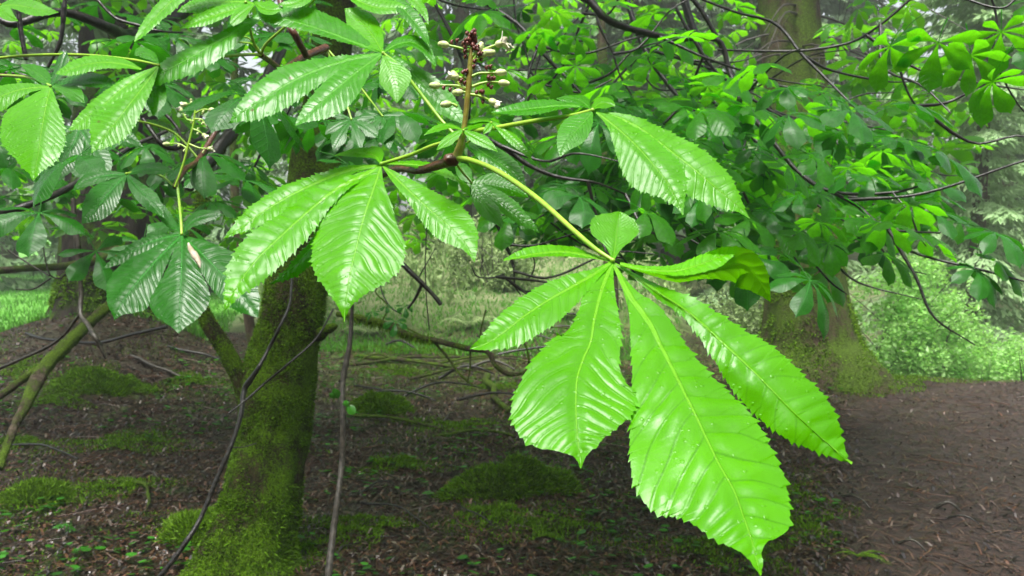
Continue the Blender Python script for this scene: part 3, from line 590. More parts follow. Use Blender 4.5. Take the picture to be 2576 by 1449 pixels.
tube(mb, P(a[:, 0], a[:, 1], a[:, 2]), a[:, 3] / 2 / FPX * a[:, 2], sides=10, n=16, rough=.25, rs=30); mb.obj('stub', M['moss_bark'], ct)
mb = MB()                                                       # its unseen crown, added overhead to shade the ground and background
for k, (cx_, cy_, cz_, rx, ry, rz, n) in enumerate([(-1.6, 4.2, 4.6, 2.2, 1.6, 1.0, 4600), (1.0, 4.0, 4.9, 1.8, 1.3, .9, 2600), (-3.4, 4.4, 4.2, 1.8, 1.6, 1.1, 4200), (.2, 3.0, 4.6, 2.4, 1.0, .8, 3500)]):
    V_, Q_, c_ = crown_cloud(n, (cx_, cy_, cz_), (rx, ry, rz), .16, seed=k); mb.add(V_, Q_, c=c_)
mb.obj('crown', M['crown'], ct, smooth=False)

# broad old tree on its mound at the left
lt = empty('conifer_tree', P(285, 870, 9.4), 'very broad flared grey trunk on a litter mound at far left', 'tree')
mb, V, C = trunk_mesh([(285, 905, 9.4, 420), (285, 860, 9.4, 330), (287, 815, 9.4, 275), (288, 760, 9.4, 245), (288, 680, 9.4, 232), (288, 560, 9.4, 218), (292, 400, 9.5, 200), (300, 200, 9.6, 180), (305, -100, 9.8, 165)], flare=.30, n=120, sides=90, rough=.07, rs=3, ridges=.06, seed=5, rootn=6)
mb.obj('trunk', M['old_bark'], lt)
mf = MB(); a_ = moss_fuzz(V, C, 6000, 0, 26, .05, .008, 7, .05); mf.add(a_[0], a_[1], c=a_[2]); o = mf.obj('moss', M['moss'], lt, smooth=False); o['kind'] = 'stuff'
mb = MB(); a = np.array([(300, 632, 8.9, 34), (240, 655, 8.6, 26), (170, 669, 8.2, 20), (80, 674, 7.8, 17), (0, 680, 7.4, 17), (-80, 684, 7.2, 15)], float)
tube(mb, P(a[:, 0], a[:, 1], a[:, 2]), a[:, 3] / 2 / FPX * a[:, 2], sides=12, n=50, rough=.2, rs=9); mb.obj('limb', M['mossy_wood'], lt)
mb = MB(); V_, Q_, c_ = crown_cloud(9000, (LT[0], LT[1] + .3, 6.2), (3.6, 3.0, 2.4), .22, seed=31); mb.add(V_, Q_, c=c_)
mb.obj('crown', M['needle'], lt, smooth=False)

# big trunk at the right, mossy towards the foot
rt = empty('conifer_tree', P(2050, 950, 8.2), 'tall straight brown trunk with mossy swollen foot beside the path', 'tree')
mb, V, C = trunk_mesh([(2062, 1050, 8.1, 400), (2056, 985, 8.1, 320), (2052, 940, 8.15, 270), (2042, 880, 8.2, 225), (2033, 800, 8.2, 196), (2028, 720, 8.2, 180), (2022, 600, 8.2, 168), (2010, 400, 8.3, 156), (1995, 150, 8.4, 148), (1980, -60, 8.5, 140), (1960, -500, 8.8, 130)], flare=.38, n=140, sides=80, rough=.07, rs=4, seed=9, ridges=.03)
mb.obj('trunk', M['right_bark'], rt)
mf = MB(); a_ = moss_fuzz(V, C, 9000, 0, 40, .035, .006, 9, -.2); mf.add(a_[0], a_[1], c=a_[2]); o = mf.obj('moss', M['moss_pale'], rt, smooth=False); o['kind'] = 'stuff'
def spruce_boughs(mb, base, H, Rad, z0, nb, seed, size=.14, ns=26):
    g_ = np.random.default_rng(seed)
    for k in range(nb):
        f = (k + .5) / nb; z = z0 + (H - z0) * f; ln = Rad * (1 - f) ** .75 * g_.uniform(.7, 1.15) + .25; a = k * 2.4 + g_.uniform(-.3, .3)
        u = g_.random(ns) ** .7; D = np.array([math.cos(a), math.sin(a), 0]); S = np.array([-math.sin(a), math.cos(a), 0])
        ax = base + np.array([0, 0, z]) + D * (u * ln)[:, None] + np.array([0, 0, 1.0]) * (-.28 * ln * u ** 1.6 + .10 * ln * u)[:, None]
        sp = S * ((g_.random(ns) - .5) * .55 * ln * (1 - .6 * u))[:, None]; p = ax + sp - np.array([0, 0, 1.0]) * (np.abs(sp).sum(1) * .35)[:, None]
        d = D * .6 + sp / (np.linalg.norm(sp, axis=1)[:, None] + .1) * .7 + g_.normal(size=(ns, 3)) * .25; d[:, 2] -= .45; d /= np.linalg.norm(d, axis=1)[:, None]
        s = np.cross(d, [0, 0, 1.0] + g_.normal(size=(ns, 3)) * .3); s /= np.linalg.norm(s, axis=1)[:, None]
        L_ = (size * 2.6 * (.5 + .8 * g_.random(ns)))[:, None]; W_ = L_ * .15
        V = np.stack([p - s * W_ * .4, p + s * W_ * .4, p + d * L_ * .55 + s * W_, p + d * L_, p + d * L_ * .55 - s * W_], 1)
        n0 = np.arange(ns) * 5; mb.add(V.reshape(-1, 3), q=np.stack([n0, n0 + 1, n0 + 2, n0 + 4], 1), t=np.stack([n0 + 4, n0 + 2, n0 + 3], 1), c=np.repeat(np.clip(.2 + .6 * u * g_.random(ns) + .2 * g_.random(ns), 0, 1), 5))
mb = MB()
spruce_boughs(mb, P(1995, 400, 8.3) * np.array([1, 1, 0]), 12, 1.5, 4.9, 26, 77, .13, 50); mb.obj('crown', M['needle'], rt, smooth=False)
# bare dead twigs radiating from the upper trunk
mb = MB(); rn = random.Random(4)
for k in range(40):
    z_ = rn.uniform(2.9, 5.6); b0 = np.array([P(2005, 200, 8.3)[0], P(2005, 200, 8.3)[1], z_]); a_ = rn.uniform(-3.6, .5); ln = rn.uniform(.7, 1.8)
    D = np.array([math.cos(a_), math.sin(a_), 0]); tip = b0 + D * ln + np.array([0, 0, -.45 * ln]); md = (b0 + tip) / 2 + np.array([0, 0, .12 * ln])
    tube(mb, [b0, md, tip], [.014, .009, .003], sides=5, n=8)
    for q_ in range(4):
        u_ = rn.uniform(.3, .95); s0 = b0 + (tip - b0) * u_ + np.array([0, 0, .1 * ln * (1 - u_)]); tube(mb, [s0, s0 + np.array([rn.uniform(-.2, .2), rn.uniform(-.2, .2), rn.uniform(-.35, -.1)])], [.004, .002], sides=4, n=4)
mb.obj('dead_twigs', M['grey_wood'], rt)

# conifers of the wood behind: two kinds, copied
def make_conifer(name, base, H, Rad, z0, seed, mat, nb=70, ns=70, tr=.16, size=.13):
    o = empty(name, base); mb = MB(); tube(mb, [base - np.array([0, 0, .3]), base + np.array([.05, 0, H * .5]), base + np.array([0, 0, H])], [tr * 1.3, tr * .7, .02], sides=14, n=24, rough=.12, rs=6)
    mb.obj('trunk', M['far_bark'], o); mb = MB(); spruce_boughs(mb, base, H, Rad, z0, nb, seed, size, ns); mb.obj('crown', M[mat], o, smooth=False); return o
def dup(root, loc, rz, sc):
    r = root.copy(); COL.objects.link(r); r.location = tuple(loc); r.rotation_euler = (0, 0, rz); r.scale = (sc,) * 3
    for ch in [c for c in bpy.data.objects if c.parent == root]:
        c = ch.copy(); COL.objects.link(c); c.parent = r
    return r
def gpt(x, y): return np.array([x, y, float(ground_z(x, y))])
ca = make_conifer('spruce_tree', gpt(7.6, 13.2), 9, 2.0, .3, 11, 'needle_pale', 100, 260, .12, .065)
tag(ca, 'pale drooping spruce at the right edge, just past the bramble thicket', 'tree', 'conifers of the wood behind')
cbx = make_conifer('spruce_tree', gpt(-1.2, 19), 14, 2.5, 1.0, 12, 'needle', 90, 190, .2, .10)
tag(cbx, 'grey green spruce standing behind the mossy trunk', 'tree', 'conifers of the wood behind')
spots = [(9.6, 16.5, 1.1, 1, 'tall pale spruce at the upper right edge of the wood'), (5.6, 18.5, 1.2, 1, 'misty spruce in the gap right of the brown trunk'), (12.4, 20.5, 1.3, 0, 'dark spruce at the far right behind the pale one'), (2.6, 17.5, 1.0, 0, 'spruce seen through the boughs left of the brown trunk'),
         (.6, 22, 1.2, 1, 'pale spruce deep behind the flower spike')]
hid = [(-4.6, 21), (-7.5, 19), (-10.5, 22), (-14, 20), (5.0, 25), (8.6, 24), (15.5, 25), (3.0, 27), (-2.5, 27), (-6, 29), (7, 31), (12.5, 31), (-12, 30), (-17, 27), (19, 29), (0, 34), (16, 38), (4, 38), (-9, 38), (-20, 36), (10, 40), (23, 38)]
for k, (x_, y_, s_, w_, lb) in enumerate(spots):
    c = dup(ca if w_ else cbx, gpt(x_, y_), 1.3 * k + .7, s_); tag(c, lb, 'tree', 'conifers of the wood behind')
for k, (x_, y_) in enumerate(hid):
    c = dup(ca if k % 3 == 0 else cbx, gpt(x_, y_), 2.1 * k, 1.0 + .05 * (k % 5) + y_ * .012); tag(c, 'hazy conifer among the close ranks of the wood far behind', 'tree', 'conifer ranks far behind')

# unseen ring of trees added around the camera, darkening what the wet leaves mirror
M['dark_crown'] = simple_leaf('shaded crown leaves', (.02, .06, .015), (.03, .12, .01), .3, .6, .5)  # dark leaf colour, so the added trees reflect dark
for k, (dg, rr_, zc, rad__) in enumerate([(92, 6.5, 4.0, 2.6), (118, 6.5, 3.6, 2.6), (143, 6.2, 3.2, 2.5), (168, 6.4, 3.0, 2.5), (193, 6.2, 2.9, 2.5), (218, 6.4, 3.1, 2.5), (243, 6.3, 3.6, 2.6), (268, 6.5, 4.0, 2.6)]):
    cx_, cy_ = rr_ * math.sin(R(dg)), rr_ * math.cos(R(dg)); o = empty('unseen_tree', gpt(cx_, cy_)); tag(o, 'leafy tree added out of view behind the camera to darken reflections', 'tree', 'unseen trees added behind the camera')
    mb = MB(); tube(mb, [gpt(cx_, cy_) - np.array([0, 0, .2]), np.array([cx_, cy_, zc]), np.array([cx_ + .2, cy_, zc + 2])], [.2, .13, .03], sides=10, n=16, rough=.1, rs=6); mb.obj('trunk', M['far_bark'], o)
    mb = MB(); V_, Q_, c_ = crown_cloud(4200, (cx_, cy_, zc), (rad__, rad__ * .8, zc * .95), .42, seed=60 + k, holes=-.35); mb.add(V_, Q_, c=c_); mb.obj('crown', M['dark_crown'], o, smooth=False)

# canopy chestnut further back: yellow-green leaves, backlight put into their brighter colour
bt = empty('chestnut_tree', gpt(1.2, 9.5), 'slender chestnut behind the boughs, backlit glow coloured into its yellow green leaves', 'tree')
mb = MB(); tube(mb, [gpt(1.2, 9.5) - np.array([0, 0, .2]), np.array([1.1, 9.3, 2.2]), np.array([.9, 8.9, 4.6])], [.10, .07, .04], sides=14, n=30, rough=.1, rs=8); mb.obj('trunk', M['far_bark'], bt)
M['crown_lit'] = simple_leaf('backlit tinted crown leaves', (.06, .25, .010), (.20, .62, .008), .6, .35, .5)  # brighter copy of the crown leaves, backlit glow put into the colour
mb = MB()
g_ = random.Random(9)
cl = [(P(g_.uniform(1050, 2300), g_.uniform(-150, 560), g_.uniform(4.2, 7.0))) for _ in range(620)]
cl += [P(g_.uniform(2150, 2460), g_.uniform(110, 420), g_.uniform(4.0, 5.5)) for _ in range(46)]
for k, p in enumerate(cl):
    qx = CX + p[0] / (p[1] * CP + (CAMZ - p[2]) * SP_) * FPX; qy = CY - ((p[1]) * SP_ + (p[2] - CAMZ) * CP) / (p[1] * CP + (CAMZ - p[2]) * SP_) * FPX
    if fbm(p[None], .9, 2, 3)[0] < -.06 or (1890 < qx < 2085 and qy < 190): continue
    e = (g_.uniform(-.5, .5), g_.uniform(-.5, .5), g_.uniform(0, 6.28)); m3 = np.array(Euler(e).to_matrix())
    palmate(mb, p, m3[:, 0], m3[:, 1], m3[:, 2], g_.uniform(.13, .20), g_.choice((5, 7)), nu=5, droop=g_.uniform(.4, 1.1), seed=k, c=g_.uniform(.2, .8))
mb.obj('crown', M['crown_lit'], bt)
bt2 = empty('chestnut_tree', gpt(-2.4, 7.5), 'chestnut sapling between the two left trunks with small bright leaves', 'tree')
mb = MB(); tube(mb, [gpt(-2.4, 7.5), np.array([-2.5, 7.3, 1.8]), np.array([-2.3, 7.0, 4.2])], [.05, .04, .02], sides=12, n=24, rough=.1, rs=8); mb.obj('trunk', M['far_bark'], bt2)
mb = MB()
for k in range(560):
    p = P(g_.uniform(-60, 1060), g_.uniform(-120, 610), g_.uniform(4.6, 8.0))
    if fbm(p[None], .9, 2, 4)[0] < -.10: continue
    e = (g_.uniform(-.5, .5), g_.uniform(-.5, .5), g_.uniform(0, 6.28)); m3 = np.array(Euler(e).to_matrix())
    palmate(mb, p, m3[:, 0], m3[:, 1], m3[:, 2], g_.uniform(.12, .20), g_.choice((5, 7)), nu=5, droop=g_.uniform(.4, 1.1), seed=k, c=g_.uniform(.2, .8))
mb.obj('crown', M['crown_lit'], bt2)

# thicket right of the path, and undergrowth of the bank
M['bramble'] = simple_leaf('bramble leaves', (.34, .60, .18), (.40, .82, .14), .5, .35, .45)
M['fern'] = simple_leaf('fern and undergrowth', (.24, .33, .13), (.28, .44, .12), .3, .5, .5)
def bush(name, label, cen, rad_, n, size, mat, seed, group=None):
    o = empty(name, gpt(cen[0], cen[1]), label, 'bush', group); mb = MB()
    zb = float(ground_z(cen[0], cen[1])); V_, Q_, c_ = crown_cloud(n, (cen[0], cen[1], zb + cen[2]), rad_, size, seed, holes=.0, scale=2.8); mb.add(V_, Q_, c=c_); mb.obj('foliage', M[mat], o, smooth=False)
    mb = MB(); r_ = random.Random(seed)
    for k in range(14):
        b0 = np.array([cen[0] + r_.uniform(-.5, .5) * rad_[0], cen[1] + r_.uniform(-.5, .5) * rad_[1], zb - .05]); tip = np.array([cen[0] + r_.uniform(-1, 1) * rad_[0], cen[1] + r_.uniform(-1, 1) * rad_[1], zb + cen[2] + r_.uniform(.2, .9) * rad_[2]])
        tube(mb, [b0, (b0 + tip) / 2 + np.array([0, 0, .2 * rad_[2]]), tip], [.010, .007, .003], sides=5, n=10)
    mb.obj('stems', M['grey_wood'], o); return o
def at(px, py, d): q = P(px, py, d); return (q[0], q[1])
bc = at(2290, 800, 10.8); bush('bramble_bush', 'bright green bramble thicket right of the mossy trunk foot', (bc[0], bc[1], .95), (1.05, .8, 1.05), 13000, .07, 'bramble', 21, 'thicket beyond the path')
bc = at(2430, 900, 11.4); bush('bramble_bush', 'lower bramble clump spreading behind the crest of the path', (bc[0], bc[1], .45), (1.0, .7, .62), 8000, .07, 'bramble', 22, 'thicket beyond the path')
bc = at(2600, 960, 10.4); bush('bramble_bush', 'small bright bush cut by the right edge above the path', (bc[0], bc[1], .40), (.5, .5, .6), 3600, .06, 'bramble', 23, 'thicket beyond the path')
bc = at(1900, 830, 12.5); bush('bramble_bush', 'dull green bush half hidden left of the mossy trunk foot', (bc[0], bc[1], .6), (1.0, .7, .9), 6000, .07, 'fern', 24)
bc = at(1250, 740, 13.5); bush('bramble_bush', 'soft grey green bush on the bank in the middle distance', (bc[0], bc[1], .5), (.8, .6, .8), 5000, .08, 'fern', 25)
bc = at(1010, 700, 16); bush('bramble_bush', 'low tawny green bush high on the bank behind the mossy trunk', (bc[0], bc[1], .4), (1.3, .7, .6), 5000, .08, 'fern', 26)
def fern(cen, sc, seed, label):
    o = empty('fern', gpt(*cen), label, 'fern', 'ferns on the bank'); r_ = random.Random(seed); z0 = float(ground_z(*cen))
    for k in range(11):
        mb = MB(); a = k * .571 + r_.uniform(-.2, .2); ln = sc * r_.uniform(.75, 1.1); D = np.array([math.cos(a), math.sin(a), 0]); S = np.array([-math.sin(a), math.cos(a), 0])
        tube(mb, [np.array([cen[0], cen[1], z0]) + D * ln * (u * .85) + np.array([0, 0, ln * (u - .95 * u * u)]) for u in (0, .25, .5, .75, .95)], [.004, .0035, .003, .002, .001], sides=5, n=10)
        for i in range(16):
            u = (i + 1) / 17; p = np.array([cen[0], cen[1], z0]) + D * ln * (u * .85) + np.array([0, 0, ln * (1.0 * u - .95 * u * u)]); w_ = ln * .26 * math.sin(min(1, u * 1.6 + .15) * 1.9) * (1.05 - u)
            for s_ in (-1, 1):
                t_ = p + S * s_ * w_ + D * w_ * .35 - np.array([0, 0, w_ * .3]); b_ = D * ln * .018
                mb.add([p - b_, p + b_, t_ + b_ * .3, t_ - b_ * .3], [[0, 1, 2, 3]], c=r_.uniform(.3, .9))
        mb.obj('frond', M['fern'], o, smooth=False)
for k, (px_, py_, s_, lb) in enumerate([(1180, 830, .6, 'fern drooping on the bank above the long mossy branch'), (1420, 800, .7, 'larger fern on the bank left of the big leaf'), (930, 850, .5, 'small fern close behind the mossy trunk'), (1800, 860, .6, 'fern in the gap between the big leaf and the mossy foot')]):
    q = on_ground(px_, py_); fern(q[:2], s_, k, lb)
# dense undergrowth on the bank as one mass
mb = MB(); n = 16000; y = 11.2 + 12 * rng.random(n); x = -.34 * y + rng.random(n) * (y * .75)
p = np.stack([x, y, ground_z(x, y) + .30 * rng.random(n)], -1); k = fbm(p, .8, 3, 8) > -.15; p = p[k]; n = len(p)
b_ = blades(n, p, np.array([[0, 0, 1.0]]).repeat(n, 0), .20, .022, spread=1.1); mb.add(b_[0], b_[1], c=b_[2])
tag(mb.obj('undergrowth', M['fern'], smooth=False), 'pale tangled undergrowth covering the bank', 'undergrowth', kind='stuff')

# ---------------------------------------------------------------- sticks, logs, hanging dead branches
def stick(name, label, cat, rows, mat, group=None, rough=.22, side=(), sides=10, parts=None):
    """rows (px,py,d,width px); side: twigs as further rows; they become children"""
    a = np.array(rows, float); pts = P(a[:, 0], a[:, 1], a[:, 2]); mb = MB()
    tube(mb, pts, a[:, 3] / 2 / FPX * a[:, 2], sides=sides, n=max(12, len(rows) * 9), rough=rough, rs=45)
    o = mb.obj(name, M[mat], origin=pts[0]); tag(o, label, cat, group)
    for s_ in side:
        b_ = np.array(s_, float); mb = MB(); tube(mb, P(b_[:, 0], b_[:, 1], b_[:, 2]), b_[:, 3] / 2 / FPX * b_[:, 2], sides=7, n=len(s_) * 7, rough=.2, rs=60); mb.obj('twig', M[mat], o)
    return o
stick('hanging_branch', 'long thin dark stem bending down across the mossy trunk to the ground', 'branch', [(735, 700, 3.45, 6), (728, 767, 3.4, 7), (700, 830, 3.35, 8), (677, 876, 3.35, 9), (650, 925, 3.3, 11), (628, 959, 3.3, 15), (616, 976, 3.3, 14), (606, 1044, 3.25, 12), (582, 1121, 3.2, 11), (542, 1213, 3.15, 12), (508, 1297, 3.1, 12), (474, 1355, 3.05, 13), (420, 1430, 3.0, 13), (380, 1475, 2.98, 12)], 'dark_wood',
      side=[[(575, 1040, 3.2, 4), (620, 1005, 3.25, 5), (663, 967, 3.3, 6), (720, 920, 3.3, 6), (795, 852, 3.35, 5), (839, 777, 3.4, 4)], [(582, 1126, 3.2, 4), (610, 1125, 3.18, 3), (645, 1115, 3.15, 3)]])
vs = stick('hanging_branch', 'upright thin brown stem just right of the mossy trunk, with tiny leaves', 'branch', [(886, 765, 3.3, 9), (884, 810, 3.3, 11), (879, 869, 3.28, 13), (863, 959, 3.25, 15), (862, 1060, 3.2, 14), (860, 1162, 3.18, 15), (850, 1250, 3.12, 15), (839, 1331, 3.08, 17), (826, 1446, 3.0, 18), (822, 1490, 2.98, 18)], 'grey_wood')
mb = MB()
for (x_, y_, s_, r_) in ((850, 1003, .045, 1.8), (872, 1022, .045, -.6), (862, 1018, .03, .4), (846, 1000, .03, 2.6)):
    b_ = P(x_, y_, 3.18); D = np.array([math.cos(r_), -.3, math.sin(r_)]); S = np.array([-math.sin(r_), .2, math.cos(r_)]); u = np.linspace(0, 1, 6)
    V_ = b_ + D * (u * s_)[:, None, None] + S * (np.sin(u * 3.0) ** .8 * s_ * .42)[:, None, None] * np.array([-1, 0, 1])[None, :, None] + np.array([0, -.006, 0]) * np.array([0, 1, 0])[None, :, None]
    mb.add(V_.reshape(-1, 3), grid_q(6, 3), c=.7)
mb.obj('leaf', M['clover'], vs)
lb_ = stick('mossy_branch', 'long low branch fringed with moss reaching right from the mossy trunk', 'branch', [(850, 790, 3.6, 14), (876, 794, 3.55, 15), (953, 811, 3.5, 18), (1028, 842, 3.45, 16), (1089, 855, 3.4, 14), (1174, 876, 3.3, 15), (1228, 886, 3.25, 13), (1245, 918, 3.2, 12), (1275, 940, 3.2, 11), (1322, 936, 3.15, 9), (1330, 915, 3.15, 7), (1326, 880, 3.15, 5), (1316, 856, 3.15, 3)], 'mossy_wood',
      side=[[(1089, 856, 3.4, 7), (1130, 905, 3.38, 6), (1160, 945, 3.35, 6), (1190, 970, 3.35, 5)], [(953, 811, 3.5, 5), (1010, 820, 3.5, 5), (1070, 850, 3.48, 4)], [(1205, 880, 3.3, 5), (1210, 830, 3.3, 4), (1222, 780, 3.3, 4)], [(1183, 880, 3.3, 5), (1182, 930, 3.3, 4), (1175, 965, 3.3, 3)], [(960, 812, 3.5, 4), (975, 770, 3.5, 4), (945, 735, 3.5, 3), (955, 715, 3.5, 3)]])
a = np.array([(876, 794, 3.55), (953, 811, 3.5), (1028, 842, 3.45), (1089, 855, 3.4)]); q = smooth_path(P(a[:, 0], a[:, 1], a[:, 2]), 60); n = 1500; i = rng.integers(0, 60, n)
b_ = blades(n, q[i] + rng.normal(size=(n, 3)) * .008, np.array([[0, 0, -1.0]]).repeat(n, 0), .026, .002, spread=.5); mb = MB(); mb.add(b_[0], b_[1], c=b_[2]); o = mb.obj('moss', M['moss'], lb_, smooth=False); o['kind'] = 'stuff'
stick('broken_branch', 'short thick dead branch end slanting down in the centre gap', 'branch', [(975, 610, 3.0, 8), (1000, 650, 3.0, 12), (1021, 673, 3.0, 13), (1062, 713, 3.0, 12), (1090, 742, 3.0, 11), (1109, 766, 3.0, 12)], 'dark_wood', side=[[(1062, 713, 3.0, 10), (1045, 750, 3.05, 8), (1026, 776, 3.05, 6)], [(1052, 700, 3.0, 4), (1075, 660, 3.0, 3), (1095, 625, 3.0, 2)]])
stick('hanging_branch', 'dead knobbly stick hanging before the broad left trunk', 'branch', [(183, 500, 2.1, 10), (186, 528, 2.1, 14), (190, 570, 2.1, 13), (196, 632, 2.1, 15), (200, 680, 2.1, 12), (204, 740, 2.1, 11), (203, 790, 2.08, 11), (220, 815, 2.05, 12), (238, 845, 2.0, 12), (252, 872, 2.0, 10), (266, 903, 2.0, 5)], 'grey_wood',
      side=[[(204, 788, 2.08, 9), (190, 805, 2.1, 7), (165, 838, 2.15, 7), (125, 870, 2.2, 7), (50, 905, 2.25, 8), (-20, 935, 2.3, 9)], [(200, 655, 2.1, 5), (150, 700, 2.15, 4), (125, 690, 2.15, 4), (108, 620, 2.15, 3)], [(128, 700, 2.15, 4), (80, 728, 2.2, 4), (40, 728, 2.2, 3)], [(18, 628, 2.2, 4), (75, 665, 2.2, 4), (125, 694, 2.15, 4)]])
stick('mossy_log', 'slanting moss covered pole leaning at the lower left', 'log', [(330, 700, 4.3, 20), (300, 745, 4.2, 24), (264, 778, 4.1, 28), (225, 812, 4.0, 28), (190, 845, 3.9, 30), (150, 885, 3.8, 34), (118, 918, 3.7, 34), (92, 958, 3.55, 34), (70, 1010, 3.4, 28), (40, 1065, 3.3, 22), (18, 1120, 3.2, 20), (-2, 1180, 3.1, 20)], 'mossy_wood', rough=.3, sides=14,
      side=[[(118, 920, 3.7, 24), (70, 945, 3.65, 22), (30, 975, 3.6, 20), (-20, 1010, 3.5, 18)]])
stick('dark_branch', 'thin dark branch lying across the litter mound', 'branch', [(66, 838, 5.2, 8), (100, 850, 5.1, 8), (160, 858, 5.0, 7), (250, 862, 4.9, 8), (330, 842, 4.8, 8), (420, 822, 4.7, 9)], 'dark_wood', group=None)
def ground_stick(name, label, cat, pa, pb, wpx, mat, bend=.05, lift=.012, group=None, mid=0):
    a, b = on_ground(*pa), on_ground(*pb); L_ = np.linalg.norm(b - a); n = 7; u = np.linspace(0, 1, n)[:, None]; s = np.cross(b - a, [0, 0, 1.0]); s /= np.linalg.norm(s) + 1e-9
    p = a + (b - a) * u + s * (bend * L_ * np.sin(u * 3.0 + mid) + .015 * L_ * np.sin(u * 11 + pa[0])); r_ = wpx / 2 / FPX * (a[1] + b[1]) / 2
    p[:, 2] = ground_z(p[:, 0], p[:, 1]) + r_ * .6 + lift * np.sin(u[:, 0] * 3.1) * 3
    mb = MB(); tube(mb, p, np.linspace(r_, r_ * .55, n), sides=9, n=34, rough=.3, rs=30, seed=pa[0] * .01); return tag(mb.obj(name, M[mat], origin=a), label, cat, group)
G_ = 'dead sticks on the forest floor'
for q in [('fallen_branch', 'pale mossy fallen branch crossing the clearing left to right', (892, 900), (1240, 935), 12, 'mossy_wood', .02), ('fallen_branch', 'second mossy fallen branch below the long pale one', (880, 920), (1200, 905), 9, 'mossy_wood', -.04), ('fallen_branch', 'mossy rod sloping down right in front of the small hummock', (885, 1050), (1135, 1092), 10, 'mossy_wood', .03),
          ('fallen_branch', 'green mossed rod lying under the tip of the leaf', (1100, 1105), (1300, 1112), 10, 'mossy_wood', -.02), ('fallen_branch', 'thick yellowish mossy stub lying end on beside the big leaf', (1225, 955), (1275, 1045), 22, 'mossy_wood', .02),
          ('fallen_stick', 'thin dark stick from the mossy stump towards lower left', (1140, 1270), (1255, 1340), 6, 'dark_wood', .08), ('fallen_stick', 'forked dark stick left of the mossy stump', (898, 1258), (990, 1215), 6, 'dark_wood', .03), ('fallen_stick', 'dark stick running right below the forked one', (905, 1270), (1090, 1350), 6, 'dark_wood', -.08),
          ('fallen_stick', 'pale bleached stick standing out in front of the mossy pole', (1110, 1075), (1145, 1045), 6, 'grey_wood', .0), ('fallen_stick', 'light grey splinter on the path near the bottom right', (2355, 1280), (2415, 1292), 11, 'grey_wood', .0), ('fallen_stick', 'dark curved twig on the path below the grey splinter', (2380, 1308), (2470, 1330), 6, 'dark_wood', .05),
          ('fallen_stick', 'grey stick on the litter right of the big leaf', (2120, 1252), (2190, 1290), 8, 'grey_wood', .03), ('fallen_stick', 'brown chip on the path below the curved twig', (2260, 1370), (2330, 1395), 8, 'grey_wood', .0), ('fallen_stick', 'mossy arched twig left of the mossy trunk', (290, 1215), (350, 1300), 11, 'mossy_wood', -.15),
          ('fallen_stick', 'white splinter on the litter left of the mossy trunk', (362, 1205), (400, 1208), 6, 'grey_wood', .0), ('fallen_stick', 'slender brown stick at the lower left by the cushion', (0, 1290), (120, 1225), 7, 'dark_wood', .05), ('fallen_stick', 'dark stick low on the left beneath the mossy pole', (0, 1125), (190, 1165), 7, 'dark_wood', -.06),
          ('fallen_stick', 'dead stick at the foot of the hummock in the clearing', (890, 975), (1010, 1000), 7, 'dark_wood', .05), ('fallen_branch', 'grey bare branch lying before the broad left trunk', (330, 905), (480, 965), 9, 'grey_wood', .06), ('fallen_branch', 'dark wet branch behind the side limb', (420, 880), (600, 930), 8, 'dark_wood', -.04),
          ('fallen_stick', 'short dark stick poking up beyond the path crest', (2175, 915), (2235, 885), 9, 'dark_wood', .0)]:
    ground_stick(q[0], q[1], 'stick' if 'stick' in q[0] else 'branch', q[2], q[3], q[4], q[5], q[6], group=G_)
rn = random.Random(44)
for k in range(16):
    xa, ya = rn.uniform(870, 1450), rn.uniform(840, 1010); ln_ = rn.uniform(80, 260); an_ = rn.uniform(-.25, .3)
    ground_stick('fallen_branch', 'bleached or mossy dead branch in the tangle behind the long low branch', 'branch', (xa, ya), (xa + ln_, min(1040, max(835, ya + ln_ * an_ * .4))), rn.uniform(5, 9), rn.choice(('mossy_wood', 'grey_wood', 'dark_wood')), rn.uniform(-.1, .1), .03, group='tangled dead branches in the clearing')
# countless small twigs
mb = MB(); rn = random.Random(2)
for k in range(1900):
    y_ = 2.3 + 8 * rn.random() ** .8; x_ = rn.uniform(-1, 1) * (y_ * .66); 
    if x_ > .42 * y_ and rn.random() < .85: continue
    a_ = rn.uniform(0, 6.28); L_ = rn.uniform(.06, .32); d_ = np.array([math.cos(a_), math.sin(a_), 0]) * L_; p = np.array([x_, y_, 0]) + np.array([[-.5], [-.1], [.2], [.5]]) * d_ + np.array([[rn.uniform(-.02, .02), rn.uniform(-.02, .02), 0] for _ in range(4)])
    p[:, 2] = ground_z(p[:, 0], p[:, 1]) + .006 + rn.random() * .012; tube(mb, p, [.0035, .003, .003, .0015], sides=4, n=7, c=rn.random())
M['twiglets'] = M['litter']
tag(mb.obj('small_twigs', M['twiglets']), 'many small dead twigs scattered over the litter', 'twigs', kind='stuff')

